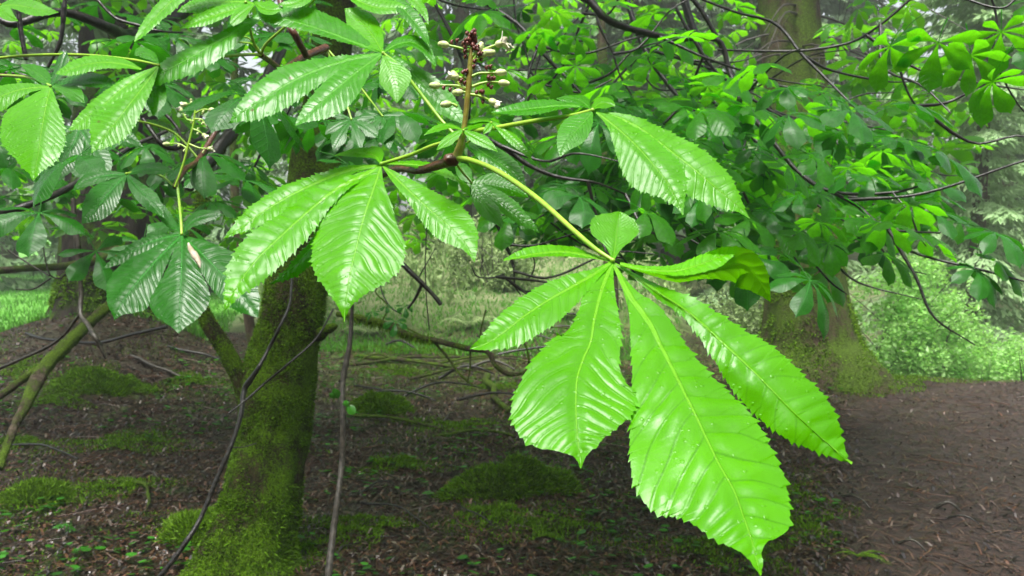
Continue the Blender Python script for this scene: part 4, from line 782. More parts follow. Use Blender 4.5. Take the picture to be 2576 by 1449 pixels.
# mossy hummocks and the old stump
def hummock(name, label, cat, px, py, rad_, h, seed, nf=7000, mat='moss', hollow=False):
    c0 = on_ground(px, py); nu, nv = 34, 60; r_ = np.linspace(0, 1, nu)[:, None]; th = np.arange(nv)[None] * 2 * math.pi / nv
    e = 1 + .28 * np.sin(2 * th + seed) + .16 * np.sin(5 * th + 2 * seed)
    X = c0[0] + r_ * e * rad_[0] * np.cos(th); Y = c0[1] + r_ * e * rad_[1] * np.sin(th); prof = (1 - r_ ** 2.2)
    Z = ground_z(X, Y) + h * prof - .02
    V = np.stack(np.broadcast_arrays(X, Y, Z), -1); V[..., 2] += prof * h * .9 * fbm(V.reshape(-1, 3), 9, 3, seed).reshape(V.shape[:2]); V[..., :2] += .03 * np.stack([noise3(V, 8, seed), noise3(V, 8, seed + 5)], -1) * prof[..., None]
    mb = MB(); mb.add(V.reshape(-1, 3), grid_q(nu, nv, True)); o = mb.obj(name, M['moss_bark'], origin=c0); tag(o, label, cat)
    i = (rng.random(nf) ** .6 * (nu - 2)).astype(int); j = rng.integers(0, nv, nf); t = rng.random((nf, 1)); s_ = rng.random((nf, 1)); j2 = (j + 1) % nv
    p = (V[i, j] * (1 - t) + V[i, j2] * t) * (1 - s_) + (V[i + 1, j] * (1 - t) + V[i + 1, j2] * t) * s_; p = p + .012 * rng.normal(size=p.shape) * np.array([1, 1, .6])
    nr = p - (c0 - np.array([0, 0, h])); nr /= np.linalg.norm(nr, axis=1)[:, None]; b_ = blades(len(p), p, nr, .030, .0035, spread=.8); mb = MB(); mb.add(b_[0], b_[1], c=b_[2])
    m_ = mb.obj('moss', M[mat], o, smooth=False); m_['kind'] = 'stuff'; return o
hummock('mossy_stump', 'low rotten stump buried in moss, in front of the leaf tip', 'stump', 1275, 1235, (.34, .24), .15, 1, 26000)
hummock('moss_hummock', 'mossy hummock with a dark hollow at the lower left', 'hummock', 95, 1265, (.17, .11), .11, 2, 12000, 'moss_pale')
hummock('moss_hummock', 'round mossy hummock right of the thin upright stem', 'hummock', 960, 1040, (.26, .18), .15, 3, 16000)
hummock('moss_hummock', 'mossy bulge at the left foot of the mossy trunk', 'hummock', 500, 1345, (.22, .15), .10, 4, 9000, 'moss_pale')
hummock('moss_hummock', 'moss cushion on the slope of the litter mound', 'hummock', 250, 985, (.45, .2), .14, 6, 16000)
# grass tuft lying on the path
gt = on_ground(2160, 1405); mb = MB(); rn = random.Random(3)
for k in range(26):
    a_ = rn.uniform(-.9, .35) + (3.1 if k % 4 == 0 else 0); L_ = rn.uniform(.07, .15); p = gt + np.array([rn.uniform(-.01, .01), rn.uniform(-.01, .01), .01]); D = np.array([math.cos(a_), math.sin(a_), 0])
    tube(mb, [p, p + D * L_ * .5 + np.array([0, 0, .02]), p + D * L_ + np.array([0, 0, .003])], [.0016, .0014, .0005], sides=4, n=6, c=rn.random())
tag(mb.obj('grass_tuft', M['moss_pale'], origin=gt), 'torn yellow green grass tuft lying on the path at the bottom', 'grass tuft')
mb = MB(); q = on_ground(160, 1350)
for k in range(9):
    a_ = k * .7; palmate(mb, q + np.array([math.cos(a_) * .03, math.sin(a_) * .02, .04 + .004 * k]), ex, ey, ez, .035, 5, nu=5, seed=k)
tag(mb.obj('seedling', M['clover'], origin=q), 'small toothed seedling on the litter at the bottom left', 'seedling')
# drowned-green sprig in the centre gap
sp = empty('chestnut_sprig', P(955, 715, 3.4), 'small dark sprig of chestnut leaves hanging in the centre gap', 'sprig'); rn = random.Random(6)
mb = MB(); a = np.array([(955, 712, 3.4, 3), (965, 745, 3.38, 3), (985, 775, 3.35, 3), (1010, 790, 3.33, 3)]); tube(mb, P(a[:, 0], a[:, 1], a[:, 2]), .003, sides=6, n=16); mb.obj('stem', M['dark_wood'], sp)
for x_, y_, s_ in ((1010, 755, .055), (950, 775, .05), (1000, 785, .075), (965, 760, .04)): put_leaf(sp, P(x_, y_, 3.32), rn.uniform(-2.5, -.6), rn.uniform(.5, .9), rn.uniform(-.3, .3), s_, TEMPL_DK[0])
# thin bare twigs dangling in the gap
for k, (rows, lb) in enumerate([([(1075, 560, 3.1, 2), (1070, 640, 3.1, 3), (1072, 740, 3.1, 3), (1080, 830, 3.1, 3)], 'bare hair thin twig dangling left of the centre'), ([(1560, 640, 3.1, 4), (1600, 690, 3.1, 5), (1640, 720, 3.1, 5), (1670, 760, 3.1, 3)], 'bare twig behind the hub of the big leaf'), ([(1730, 570, 2.9, 5), (1790, 640, 2.9, 6), (1850, 690, 2.9, 5), (1890, 700, 2.9, 3)], 'bare dark twig behind the folded leaflet')]):
    stick('hanging_twig', lb, 'twig', rows, 'dark_wood', 'bare twigs dangling in the gap')

NVMAT = 16
# ---------------------------------------------------------------- near leaves, leaflet by leaflet
def leaflet(parent, st, d0, y0, mat, k=.75, fold=.22, nu=None, nv=33, teeth=None, pleat=.0008, nveins=16, seed=0, tone=.5, dmul=1.0, curl=0.0, name='leaflet', extra=None):
    """st rows: x, y on the midrib, half width left, half width right (looking along base->tip), measured on the photo;
    k: slope of the blade (lower = nearer), fold: both halves fall back from the midrib"""
    mb = MB(); org = None
    for si, (st_, k_, f_) in enumerate([(st, k, fold)] + list(extra or [])):
        a = np.array(st_, float); L_px = np.sum(np.linalg.norm(np.diff(a[:, :2], axis=0), axis=1))
        n = nu or int(np.clip(L_px / 2.4, 40, 400)); q = smooth_path(a, n); u = np.linspace(0, 1, n)
        x, y, wl, wr = q.T; wl = np.maximum(wl, .6); wr = np.maximum(wr, .6)
        T = np.gradient(q[:, :2], axis=0); T /= np.linalg.norm(T, axis=1)[:, None] + 1e-9
        Nn = np.stack([-T[:, 1], T[:, 0]], 1) * -1                    # screen right when going down
        nt_ = nveins * 2.3; tp = (.024 * L_px if teeth is None else teeth)
        env = np.clip(wr / (.5 * wr.max() + 1e-6), 0, 1) * np.clip(u * 3.0, 0, 1); ph1 = u * nt_ + .15 * np.sin(u * 9 + seed)
        saw = (ph1 % 1.0) ** 1.4 * (.6 + .4 * np.sin(ph1 // 1 * 2.3 + seed)); saw2 = ((ph1 + .37) % 1.0) ** 1.4 * (.6 + .4 * np.sin((ph1 + .37) // 1 * 1.7 + seed))
        wr_ = wr + tp * .8 * (saw - .3) * env; wl_ = wl + tp * .8 * (saw2 - .3) * env
        v = np.linspace(-1, 1, nv); v = np.sign(v) * np.abs(v) ** .9
        off = np.where(v[None] < 0, v[None] * wl_[:, None], v[None] * wr_[:, None])
        X = x[:, None] + Nn[:, 0:1] * off; Y = y[:, None] + Nn[:, 1:2] * off
        # teeth lean towards the tip
        lean = (np.abs(v)[None] ** 6) * tp * .3 * np.where(v[None] < 0, (saw2 * env)[:, None], (saw * env)[:, None]); X = X + T[:, 0:1] * lean; Y = Y + T[:, 1:2] * lean
        hubd = d0 * dmul; m_ = hubd / FPX
        ku = k_ * (1.45 - .85 * u); spd = hubd - (k_ * 1.4 * (y[0] - y0) + np.concatenate([[0], np.cumsum(.5 * (ku[1:] + ku[:-1]) * np.diff(y))])) * m_ - curl * (u ** 2) * L_px * m_
        d = spd[:, None] - ku[:, None] * (Y - y[:, None]) * m_ + f_ * np.abs(off) * m_
        V = P(X, Y, d); L_ = L_px * m_ * math.sqrt(1 + (k_ * .6) ** 2)
        ax_ = np.abs(off) * m_ / L_; Yv = u[:, None] + .013 * np.sin(u * 13 + seed)[:, None] - .9 * ax_ ** 2 + .010 * np.sin(u * 31 + 2 * seed)[:, None] * np.sign(off); phs = (Yv - .6 * ax_) * NVMAT; fr = phs % 1.0
        e2 = np.clip(np.minimum(u * 5, 1), 0, 1)[:, None] * np.clip(np.abs(v)[None] * 4, 0, 1) * (1 - .35 * np.abs(v)[None] ** 3)
        sc = np.clip(L_ / .2, .35, 1.3); Vn = V.reshape(-1, 3); h = pleat * sc * (np.abs(np.sin(math.pi * fr)) ** .7 - .5) * e2 * (1 + .7 * noise3(Vn, 18, seed + 4)).reshape(off.shape)
        h = h + (.0030 * sc * noise3(Vn, 20, seed) + .0011 * sc * noise3(Vn, 70, seed + 2)).reshape(h.shape) * np.clip(u * 4, 0, 1)[:, None] * (.3 + .7 * np.abs(v)[None])
        h = h - .0016 * sc * np.exp(-(off / (.03 * L_px)) ** 2)         # sunken midrib
        du = np.gradient(V, axis=0); dv = np.gradient(V, axis=1); N = np.cross(du, dv); N /= np.linalg.norm(N, axis=2)[..., None] + 1e-12
        N = np.where((N @ np.array([0, -.6, .8]))[..., None] < 0, -N, N); V = V + N * h[..., None]
        uv = np.stack([off * m_ / L_, np.broadcast_to(Yv, off.shape)], -1)
        if org is None: org = V[0, nv // 2].copy()
        mb.add(V.reshape(-1, 3), grid_q(n, nv), uv=uv.reshape(-1, 2), c=tone + .05 * math.sin(seed * 3.1 + si))
    return mb.obj(name, M[mat], parent, origin=org)
def petiole(branch, rows, mat='petiole', name='leaf'):
    a = np.array(rows, float); pts = P(a[:, 0], a[:, 1], a[:, 2]); mb = MB()
    tube(mb, pts, a[:, 3] / 2 / FPX * a[:, 2], sides=12, n=len(rows) * 10, rough=.06, rs=90); h = pts[-1]
    ball(mb, h, a[-1, 3] * .62 / FPX * a[-1, 2], n=8); return mb.obj(name, M[mat], branch, origin=pts[0])
_seed = [0]
def near_leaf(branch, pet, leaflets, d0, mat='leaf', petmat='petiole', **kw):
    hub = pet[-1]; lf = petiole(branch, pet, petmat)
    for L_ in leaflets:
        o = dict(kw)
        if isinstance(L_, tuple) and isinstance(L_[-1], dict): o.update(L_[-1]); L_ = L_[0]
        _seed[0] += 1; leaflet(lf, L_, d0, hub[1], o.pop('mat', mat), seed=_seed[0], **o)
    return lf

fb = empty('chestnut_branch', P(1120, 410, .80), 'nearest bright green branch tip with the big hanging leaf and an upright flower spike', 'branch', 'near chestnut branches')
mb = MB(); a = np.array([(880, 470, 1.0, 17), (960, 440, .92, 18), (1004, 424, .88, 18), (1055, 428, .84, 20), (1106, 414, .81, 24), (1140, 402, .79, 30)], float)
tube(mb, P(a[:, 0], a[:, 1], a[:, 2]), a[:, 3] / 2 / FPX * a[:, 2], sides=14, n=60, rough=.16, rs=220)
ball(mb, P(1135, 403, .79), 17 / FPX * .79, (1.2, 1, 1), n=12, rough=.2); mb.obj('twig', M['twig'], fb)
A1 = [(1541,655,3,3),(1585,740,14,20),(1632,804,56,42),(1666,868,88,56),(1698,930,124,68),(1730,993,165,90),(1762,1057,200,112),(1806,1149,222,135),(1850,1230,172,134),(1873,1298,120,122),(1886,1338,88,106),(1893,1360,68,92),(1897,1376,52,30),(1902,1400,24,12),(1908,1425,12,10),(1914,1447,1,1)]
A2 = [(1541,655,3,3),(1515,723,38,32),(1495,801,48,66),(1486,855,80,80),(1466,903,104,106),(1452,950,130,142),(1449,1000,160,158),(1450,1055,164,138),(1453,1100,128,84),(1457,1130,54,46),(1459,1148,16,18),(1461,1177,1,1)]
A3 = [(1541,655,3,3),(1495,687,12,18),(1440,718,28,42),(1380,752,40,62),(1320,792,42,62),(1270,832,38,50),(1225,862,22,24),(1182,878,1,1)]
A4 = [(1541,655,3,3),(1500,643,5,4),(1450,632,12,12),(1395,631,15,15),(1340,638,15,12),(1300,646,10,9),(1267,655,2,3)]
A5 = [(1543,652,3,3),(1547,622,18,25),(1550,600,40,58),(1552,580,55,68),(1555,560,50,66),(1557,545,32,45),(1558,532,3,3)]
A6 = [(1560,662,3,3),(1640,684,8,10),(1704,694,18,16),(1760,686,20,34),(1820,672,38,48),(1868,668,58,44),(1902,694,46,32),(1924,728,22,14),(1938,760,1,1)]
A6b = [(1560,660,3,3),(1620,675,8,7),(1700,678,15,14),(1762,662,24,22),(1805,645,26,18),(1838,632,14,8),(1862,624,2,2)]
A7 = [(1541,655,3,3),(1600,690,8,8),(1660,732,15,22),(1715,768,18,34),(1772,815,32,43),(1830,870,52,58),(1890,925,74,71),(1950,985,78,78),(2010,1045,70,82),(2060,1090,50,66),(2105,1130,27,36),(2130,1152,12,14),(2147,1164,1,1)]
near_leaf(fb, [(1142,398,.79,15),(1180,402,.78,14),(1250,430,.75,14),(1350,498,.70,14),(1450,586,.65,13),(1500,628,.63,12),(1541,655,.62,11)],
  [(A1, dict(teeth=17, nveins=19, pleat=.0011, nv=61, k=.85)), (A2, dict(teeth=17, k=.9, nveins=17, nv=51, fold=.1, pleat=.0010)), (A3, dict(k=.95, fold=.1, pleat=.0008)), (A4, dict(k=2.2, fold=0, teeth=3, pleat=.0006)), (A5, dict(k=.9, fold=-.15, curl=-.1, teeth=7, pleat=.0016, nveins=14)),
   (A6, dict(k=-.9, fold=.2, tone=.85, teeth=5, nveins=20, extra=[(A6b, 1.3, .1)])), (A7, dict(k=.6, fold=.35, nveins=20, teeth=15, nv=51, pleat=.0009))], .62)
B1 = [(958,415,2,2),(945,455,28,22),(930,500,62,60),(915,545,85,92),(903,590,105,120),(891,640,110,126),(880,690,98,98),(872,735,55,45),(867,770,20,15),(865,806,1,1)]
B2 = [(958,415,2,2),(850,470,20,22),(800,505,38,35),(745,553,42,52),(695,600,50,58),(650,645,52,58),(612,692,45,45),(585,735,24,22),(562,781,1,1)]
B3 = [(958,413,2,2),(880,425,9,14),(800,455,18,30),(720,495,28,40),(660,532,28,36),(610,567,20,16),(560,599,1,1)]
B4 = [(962,415,2,2),(1000,450,15,14),(1040,488,22,32),(1085,528,38,48),(1130,567,44,58),(1165,603,28,44),(1183,632,10,20),(1194,658,1,1)]
B5 = [(962,412,2,2),(1010,410,6,6),(1060,414,11,11),(1105,428,11,12),(1140,445,6,8),(1164,459,1,1)]
B6 = [(958,410,2,2),(945,392,24,8),(920,384,14,12),(885,382,8,12),(842,390,1,1)]
B7 = [(950,430,2,2),(880,510,12,20),(830,570,14,30),(780,625,12,32),(730,675,8,26),(678,712,1,2)]
near_leaf(fb, [(1160,350,.80,10),(1096,364,.81,10),(1035,389,.83,10),(960,412,.84,9)],
  [(B7, dict(dmul=1.07, mat='leaf_in', tone=.35)), (B6, dict(k=2.0)), (B5, dict(k=1.6)), (B3, dict(k=.9, dmul=1.02)), (B2, dict(k=.8)), (B4, dict(k=.8)), (B1, dict(k=.75, nveins=17, nv=45, teeth=14, pleat=.0010))], .84)
C1 = [(1500,280,2,2),(1535,305,14,18),(1575,338,45,32),(1615,378,72,45),(1650,420,78,50),(1682,462,52,48),(1702,500,22,28),(1712,520,8,10),(1718,540,2,2)]
C2 = [(1500,280,2,2),(1570,300,10,14),(1640,338,35,32),(1700,385,60,45),(1755,430,68,50),(1805,472,50,45),(1845,505,30,25),(1870,527,12,9),(1888,548,1,1)]
C3 = [(1490,280,2,2),(1475,300,22,20),(1455,322,38,33),(1435,345,36,32),(1420,368,22,18),(1409,394,1,1)]
C4 = [(1482,266,2,2),(1420,262,8,10),(1360,268,16,20),(1300,275,14,18),(1262,280,8,8),(1236,282,1,1)]
C5 = [(1484,272,2,2),(1468,256,16,14),(1440,246,9,16),(1400,246,1,2)]
C6 = [(1488,274,2,2),(1508,260,16,14),(1532,260,13,12),(1547,267,2,3)]
near_leaf(fb, [(1166,345,.80,10),(1187,332,.80,12),(1245,322,.79,12),(1340,305,.77,12),(1440,290,.75,10),(1490,277,.74,9)],
  [(C5, dict(k=1.6, mat='leaf_in')), (C6, dict(k=1.6)), (C4, dict(k=1.6, mat='leaf_in', fold=.3)), (C3, dict(k=.9, mat='leaf_in', tone=.7)), (C2, dict(k=.7, dmul=1.015, nveins=17)), (C1, dict(k=.75, nveins=17, nv=45, teeth=14, pleat=.0010))], .74)
near_leaf(fb, [(1168,372,.80,6),(1168,350,.79,5),(1166,328,.78,5)],
  [[(1164,328,2,2),(1145,338,9,12),(1122,355,10,14),(1098,377,1,1)], [(1166,328,2,2),(1190,342,14,12),(1218,358,13,15),(1238,370,8,8),(1252,382,1,1)],
   ([(1164,326,2,2),(1130,315,5,9),(1098,322,7,10),(1066,338,1,1)], dict(k=1.6)), ([(1166,326,2,2),(1185,308,7,6),(1215,300,9,8),(1250,308,2,2)], dict(k=1.6)), ([(1172,345,2,2),(1205,375,18,22),(1250,405,28,30),(1290,437,26,25),(1322,472,3,3)], dict(mat='leaf_in', dmul=1.06))], .78, tone=.45)
near_leaf(fb, [(1175,360,.81,6),(1205,335,.80,6),(1236,308,.79,5)],
  [[(1238,307,2,2),(1262,325,10,12),(1290,350,13,14),(1318,378,8,10),(1341,406,1,1)], ([(1238,307,2,2),(1228,322,8,9),(1215,338,1,2)], {}), ([(1238,307,2,2),(1215,298,5,7),(1190,302,5,7),(1160,312,1,1)], dict(k=1.6))], .79)
near_leaf(fb, [(1145,408,.82,7),(1165,435,.83,6),(1187,460,.84,5)],
  [[(1186,460,2,2),(1172,442,18,16),(1158,425,18,14),(1145,411,1,1)], [(1187,461,2,2),(1205,492,20,25),(1228,525,26,26),(1250,552,14,14),(1264,573,1,1)],
   [(1187,461,2,2),(1230,488,15,20),(1280,523,20,25),(1320,555,16,16),(1340,570,8,8),(1357,586,1,1)], [(1187,460,2,2),(1230,460,10,25),(1280,470,22,30),(1315,485,12,14),(1329,497,1,1)]], .85, mat='leaf_in', tone=.6, k=.5)
# flower spike
def flower_spike(branch, stalk, branches, d, mat='petiole_red', redtop=True, seed=0, sc=1.0):
    a = np.array(stalk, float); pts = P(a[:, 0], a[:, 1], np.full(len(a), d)); r = random.Random(seed); mb = MB()
    tube(mb, pts, a[:, 2] / 2 / FPX * d, sides=14, n=len(a) * 9, rough=.08, rs=120); s = mb.obj('flower_spike', M[mat], branch, origin=pts[0]); px = d / FPX
    if redtop:
        mb = MB(); top = pts[-1]
        for k in range(30):
            p = top + np.array([r.uniform(-16, 16), r.uniform(-14, 14), r.uniform(-6, 46)]) * px * np.array([1 - .0 * k, 1, 1]); f = (p[2] - top[2]) / (46 * px); p[:2] = top[:2] + (p[:2] - top[:2]) * (1.1 - .5 * max(f, 0)); ball(mb, p, r.uniform(3.2, 6) * px, (1, 1, 1.3), n=6, rough=.45)
            tube(mb, [top + np.array([0, 0, (p[2] - top[2]) * .6]), p], [1.6 * px, 1.2 * px], sides=5, n=3)
        mb.obj('withered_bud_cluster', M['red_bud'], s)
    for br in branches:
        rows, kind = br[0], br[1]; q = np.array(rows, float); pp = P(q[:, 0], q[:, 1], q[:, 2] if q.shape[1] > 2 else np.full(len(q), d)); mb = MB(); C = tube(mb, pp, np.linspace(4.2, 3.0, len(pp)) * px * sc, sides=8, n=14, rough=.12, rs=200); st_ = mb.obj('flower_stalk', M['petiole'], s)
        tip = C[-1]; dv = C[-1] - C[-3]; dv /= np.linalg.norm(dv)
        mb = MB(); nb_ = MB()
        for m in range(br[2] if len(br) > 2 else 3):                   # withered buds on thin stalks along the branchlet
            c0 = C[r.randint(2, 11)]; e = c0 + np.array([r.uniform(-4, 4), r.uniform(-9, 6), r.choice((-1, 1)) * r.uniform(6, 17)]) * px * sc
            tube(mb, [c0, (c0 + e) / 2 + np.array([1.5 * px, 0, 0]), e], [1.2 * px, 1.1 * px, 1.3 * px], sides=5, n=4); ball(mb, e, 4.6 * px * sc, (1, 1, 1.2), n=7, rough=.4); ball(mb, e + np.array([3, -2, 3]) * px * sc, 3 * px * sc, n=6, rough=.4)
        if mb.v: mb.obj('withered_bud', M['red_bud'] if redtop else M['green_bud'], s)
        mb = MB()
        if kind == 'bud':
            ball(mb, tip + dv * 9 * px * sc, 9.5 * px * sc, (.95, .95, 1.5), n=12, axis=dv, rough=.07); ball(mb, tip + dv * 19 * px * sc, 6.5 * px * sc, (1, 1, .9), n=9, axis=dv, rough=.25); mb.obj('flower_bud', M['green_bud'], s)
        else:
            big = 1.25 if kind == 'open' else 1.0
            ball(mb, tip + dv * 9 * px, 9.5 * px * sc, (1, 1, 1.3), n=12, axis=dv, rough=.06); mb.obj('flower_cup', M['green_bud'], s); mb = MB()
            for m in range(5 if kind == 'half' else 7):
                th = m * 2 * math.pi / 5 + r.uniform(-.3, .3); up = np.array([0, 0, 1.0]); s1 = np.cross(dv, up); s1 /= np.linalg.norm(s1); s2 = np.cross(dv, s1)
                rd = s1 * math.cos(th) + s2 * math.sin(th); tg = np.cross(dv, rd); u = np.linspace(0, 1, 7)[:, None, None]; v = np.linspace(-1, 1, 5)[None, :, None]; Ls = r.uniform(20, 27) * px * big * sc; fl = (.35 if kind == 'half' else .75) * r.uniform(.7, 1.3)
                V = tip + dv * (8 * px * sc) + dv * Ls * (u * (1 - .35 * fl * u)) + rd * (5 * px * sc + Ls * fl * u ** 1.4) + tg * v * Ls * .36 * np.sin(u * 2.7 + .25) + rd * (-.10 * Ls * v ** 2) + dv * .05 * Ls * np.sin(v * 7 + m) * u
                mb.add(V.reshape(-1, 3), grid_q(7, 5))
            mb.obj('petals', M['petal'], s)
            if kind == 'open':
                mb = MB()
                for m in range(6):
                    e = tip + dv * r.uniform(20, 34) * px + np.array([r.uniform(-4, 14), r.uniform(-8, 2), -r.uniform(8, 30)]) * px; tube(mb, [tip + dv * 12 * px, tip + dv * 26 * px + np.array([0, 0, -3 * px]), e], [1.1 * px, .9 * px, .9 * px], sides=5, n=8); ball(mb, e, 2.4 * px, n=6)
                mb.obj('stamens', M['petal'], s)
    return s
dS = .79
flower_spike(fb, [(1148,398,26),(1156,375,22),(1163,350,17),(1168,318,14),(1173,278,14),(1177,237,15),(1181,190,15),(1184,150,13),(1185,122,9)], [
  ([(1180,128),(1160,122,),(1140,117),(1126,114)], 'bud', 6), ([(1188,140),(1205,130),(1232,119),(1248,113)], 'open', 3), ([(1188,158),(1192,150),(1198,138),(1203,128)], 'bud', 2), ([(1188,162),(1200,150),(1212,140)], 'bud', 3), ([(1187,136),(1210,134),(1222,133)], 'bud', 3),
  ([(1178,196),(1165,196),(1152,194)], 'half', 5), ([(1188,192),(1205,185),(1230,184),(1250,183)], 'bud', 5), ([(1176,222),(1162,222),(1152,208),(1148,200)], 'bud', 2), ([(1176,223),(1150,216),(1120,215),(1104,215)], 'bud', 5), ([(1188,218),(1206,211),(1232,206),(1258,208)], 'bud', 5),
  ([(1176,235),(1168,232),(1162,232)], 'bud', 1), ([(1183,238),(1200,240),(1218,246),(1232,253)], 'half', 4), ([(1150,268),(1140,262),(1132,262)], 'bud', 0)], dS, seed=2)

# second near branch: the upper left sprays
ub = empty('chestnut_branch', P(714, 173, 1.15), 'upper middle branch with long toothed leaves fanning over the trunk', 'branch', 'near chestnut branches')
mb = MB(); a = np.array([(820, 120, 1.3, 20), (770, 140, 1.25, 18), (714, 172, 1.15, 14), (680, 155, 1.05, 13), (656, 138, 1.0, 14)], float); tube(mb, P(a[:, 0], a[:, 1], a[:, 2]), a[:, 3] / 2 / FPX * a[:, 2], sides=12, n=40, rough=.2, rs=160)
a = np.array([(700, -30, 1.2, 15), (716, 50, 1.18, 17), (740, 85, 1.16, 18), (770, 140, 1.2, 17)], float); tube(mb, P(a[:, 0], a[:, 1], a[:, 2]), a[:, 3] / 2 / FPX * a[:, 2], sides=12, n=40, rough=.2, rs=160)
mb.obj('twig', M['twig'], ub)
# leaf over the trunk (hub 962,132)
near_leaf(ub, [(1150,345,.86,8),(1108,300,.87,9),(1050,225,.88,9),(1000,165,.88,9),(964,134,.88,8)],
 [([(962,130,2,2),(945,100,22,30),(920,65,30,42),(890,38,22,28),(866,20,1,1)], dict(k=1.1)), ([(962,130,2,2),(900,108,20,10),(840,84,38,16),(770,60,40,20),(710,44,28,22),(665,38,16,18),(630,42,1,1)], dict(k=1.1, fold=.3, mat='leaf_in', tone=.65)),
  ([(965,132,2,2),(1010,160,12,14),(1060,205,28,28),(1110,250,32,32),(1145,285,20,20),(1168,312,1,1)], dict(k=.6, dmul=1.06, mat='leaf_in', tone=.7)), ([(965,130,2,2),(995,112,12,12),(1035,105,14,16),(1070,125,12,14),(1085,145,10,8),(1097,166,1,1)], dict(k=1.2, mat='leaf_in')),
  ([(960,132,2,2),(880,145,10,22),(800,172,28,38),(730,205,42,52),(670,240,38,52),(620,272,24,38),(590,292,10,16),(573,305,1,1)], dict(mat='leaf_in', tone=.8, nveins=18, k=.9)),
  ([(960,134,2,2),(915,165,16,25),(870,202,28,50),(825,240,30,55),(785,275,22,35),(760,298,12,14),(742,316,1,1)], dict(mat='leaf_in', tone=.8, nveins=18, k=.9)),
  ([(965,134,2,2),(978,165,24,20),(990,200,36,46),(996,232,20,24),(998,259,1,1)], dict(k=.6))], .88, tone=.6)
# bright leaf at the very top
near_leaf(ub, [(656,138,1.0,7),(640,112,.98,7),(626,60,.96,7),(618,6,.94,7)],
 [([(640,8,2,2),(600,2,10,12),(520,8,22,24),(475,18,14,14),(444,28,1,1)], {}), ([(640,12,2,2),(570,28,14,14),(510,48,16,18),(480,60,9,10),(452,72,1,1)], {}), ([(560,-60,2,2),(470,-30,20,20),(420,10,20,22),(380,52,17,18),(355,82,11,12),(338,104,1,1)], dict(dmul=.95)),
  ([(640,5,2,2),(665,22,14,20),(690,25,12,18),(712,20,1,1)], dict(k=1.2)), ([(640,10,2,2),(600,40,16,18),(580,60,3,10)], {})], .94, k=1.0)
near_leaf(ub, [(656,138,1.0,7),(670,110,.98,7),(714,70,.96,6),(760,30,.95,6),(820,-30,.94,6)],
 [([(860,-30,2,2),(900,0,14,14),(950,18,18,22),(1000,20,14,16),(1030,30,1,1)], {}), ([(950,-40,2,2),(1000,5,15,15),(1040,50,17,18),(1065,85,12,12),(1080,118,1,1)], dict(mat='leaf_in')), ([(985,-40,2,2),(1030,-10,12,12),(1062,25,10,12),(1078,60,1,1)], {}), ([(800,-40,2,2),(770,-10,18,18),(740,8,14,14),(700,12,1,1)], {})], .95, k=1.0)
# long leaf laid over the left pair
near_leaf(ub, [(656,138,1.0,8),(630,137,.98,8),(570,141,.95,8),(510,150,.93,7)],
 [([(660,40,3,3),(625,56,12,16),(575,85,16,34),(520,116,20,44),(465,150,24,42),(410,178,24,30),(360,202,14,18),(316,224,1,1)], dict(tone=.75, k=.7, dmul=1.0, mat='leaf_in')), ([(500,152,2,2),(470,158,14,20),(440,180,16,24),(425,190,1,1)], dict(dmul=1.03, mat='leaf_in'))], .90)
# petioles of leaves cut away above
mb = MB()
for rows in ([(656,138,1.0,6),(648,120,.99,5),(623,95,.98,4),(588,90,.97,4)], [(656,138,1.0,6),(635,112,.99,5),(610,107,.98,4),(584,107,.97,4)]):
    a = np.array(rows, float); tube(mb, P(a[:, 0], a[:, 1], a[:, 2]), a[:, 3] / 2 / FPX * a[:, 2], sides=8, n=16)
mb.obj('petiole', M['petiole'], ub)

lb2 = empty('chestnut_branch', P(-40, 190, .95), 'upper left branch with two broad bright leaves hanging at the left edge', 'branch', 'near chestnut branches')
mb = MB(); a = np.array([(-80, 190, .98, 14), (0, 189, .97, 9), (60, 192, .96, 7)], float); tube(mb, P(a[:, 0], a[:, 1], a[:, 2]), a[:, 3] / 2 / FPX * a[:, 2], sides=12, n=30, rough=.15, rs=160); mb.obj('twig', M['twig'], lb2)
near_leaf(lb2, [(0,189,.97,6),(60,193,.94,6),(100,203,.92,6),(127,216,.9,6)],
 [([(127,217,2,2),(117,255,45,30),(108,300,95,55),(100,345,100,66),(95,385,85,55),(88,420,40,28),(86,438,14,12),(82,454,1,1)], dict(nveins=17, nv=45, teeth=14)), ([(127,217,2,2),(60,222,14,16),(0,242,26,34),(-50,275,20,24),(-90,300,1,1)], {}),
  ([(127,216,2,2),(110,195,18,16),(85,178,17,15),(52,162,2,2)], dict(k=1.2, tone=.35, mat='leaf_in')), ([(130,217,2,2),(160,224,12,14),(190,240,16,22),(212,258,1,1)], dict(mat='leaf_in')), ([(130,215,2,2),(190,205,12,14),(250,205,16,18),(300,215,1,1)], dict(mat='leaf_dk', k=1.2)),
  ([(128,214,2,2),(150,180,14,14),(160,150,14,14),(168,128,1,1)], dict(mat='leaf_dk', k=1.0))], .9)
near_leaf(lb2, [(-40,150,1.0,7),(60,140,.98,7),(200,138,.95,7),(330,150,.92,7),(400,164,.9,6)],
 [([(355,172,2,2),(310,160,12,12),(260,155,16,17),(210,162,19,22),(170,176,14,16),(138,184,1,1)], dict(k=1.2)), ([(395,165,2,2),(320,212,14,26),(265,258,24,40),(215,295,18,34),(172,327,1,1)], dict(tone=.6)),
  ([(395,168,2,2),(388,210,26,26),(392,250,30,26),(388,278,12,10),(384,290,1,1)], dict(mat='leaf_in', tone=.7, dmul=1.03)), ([(398,166,2,2),(366,206,24,22),(333,250,50,36),(300,293,64,46),(268,332,52,42),(246,360,24,22),(236,372,8,9),(229,384,1,1)], dict(nveins=17, nv=45, teeth=14)),
  ([(400,162,2,2),(380,140,12,12),(350,132,14,10),(338,138,1,1)], dict(k=1.4, mat='leaf_in'))], .9)
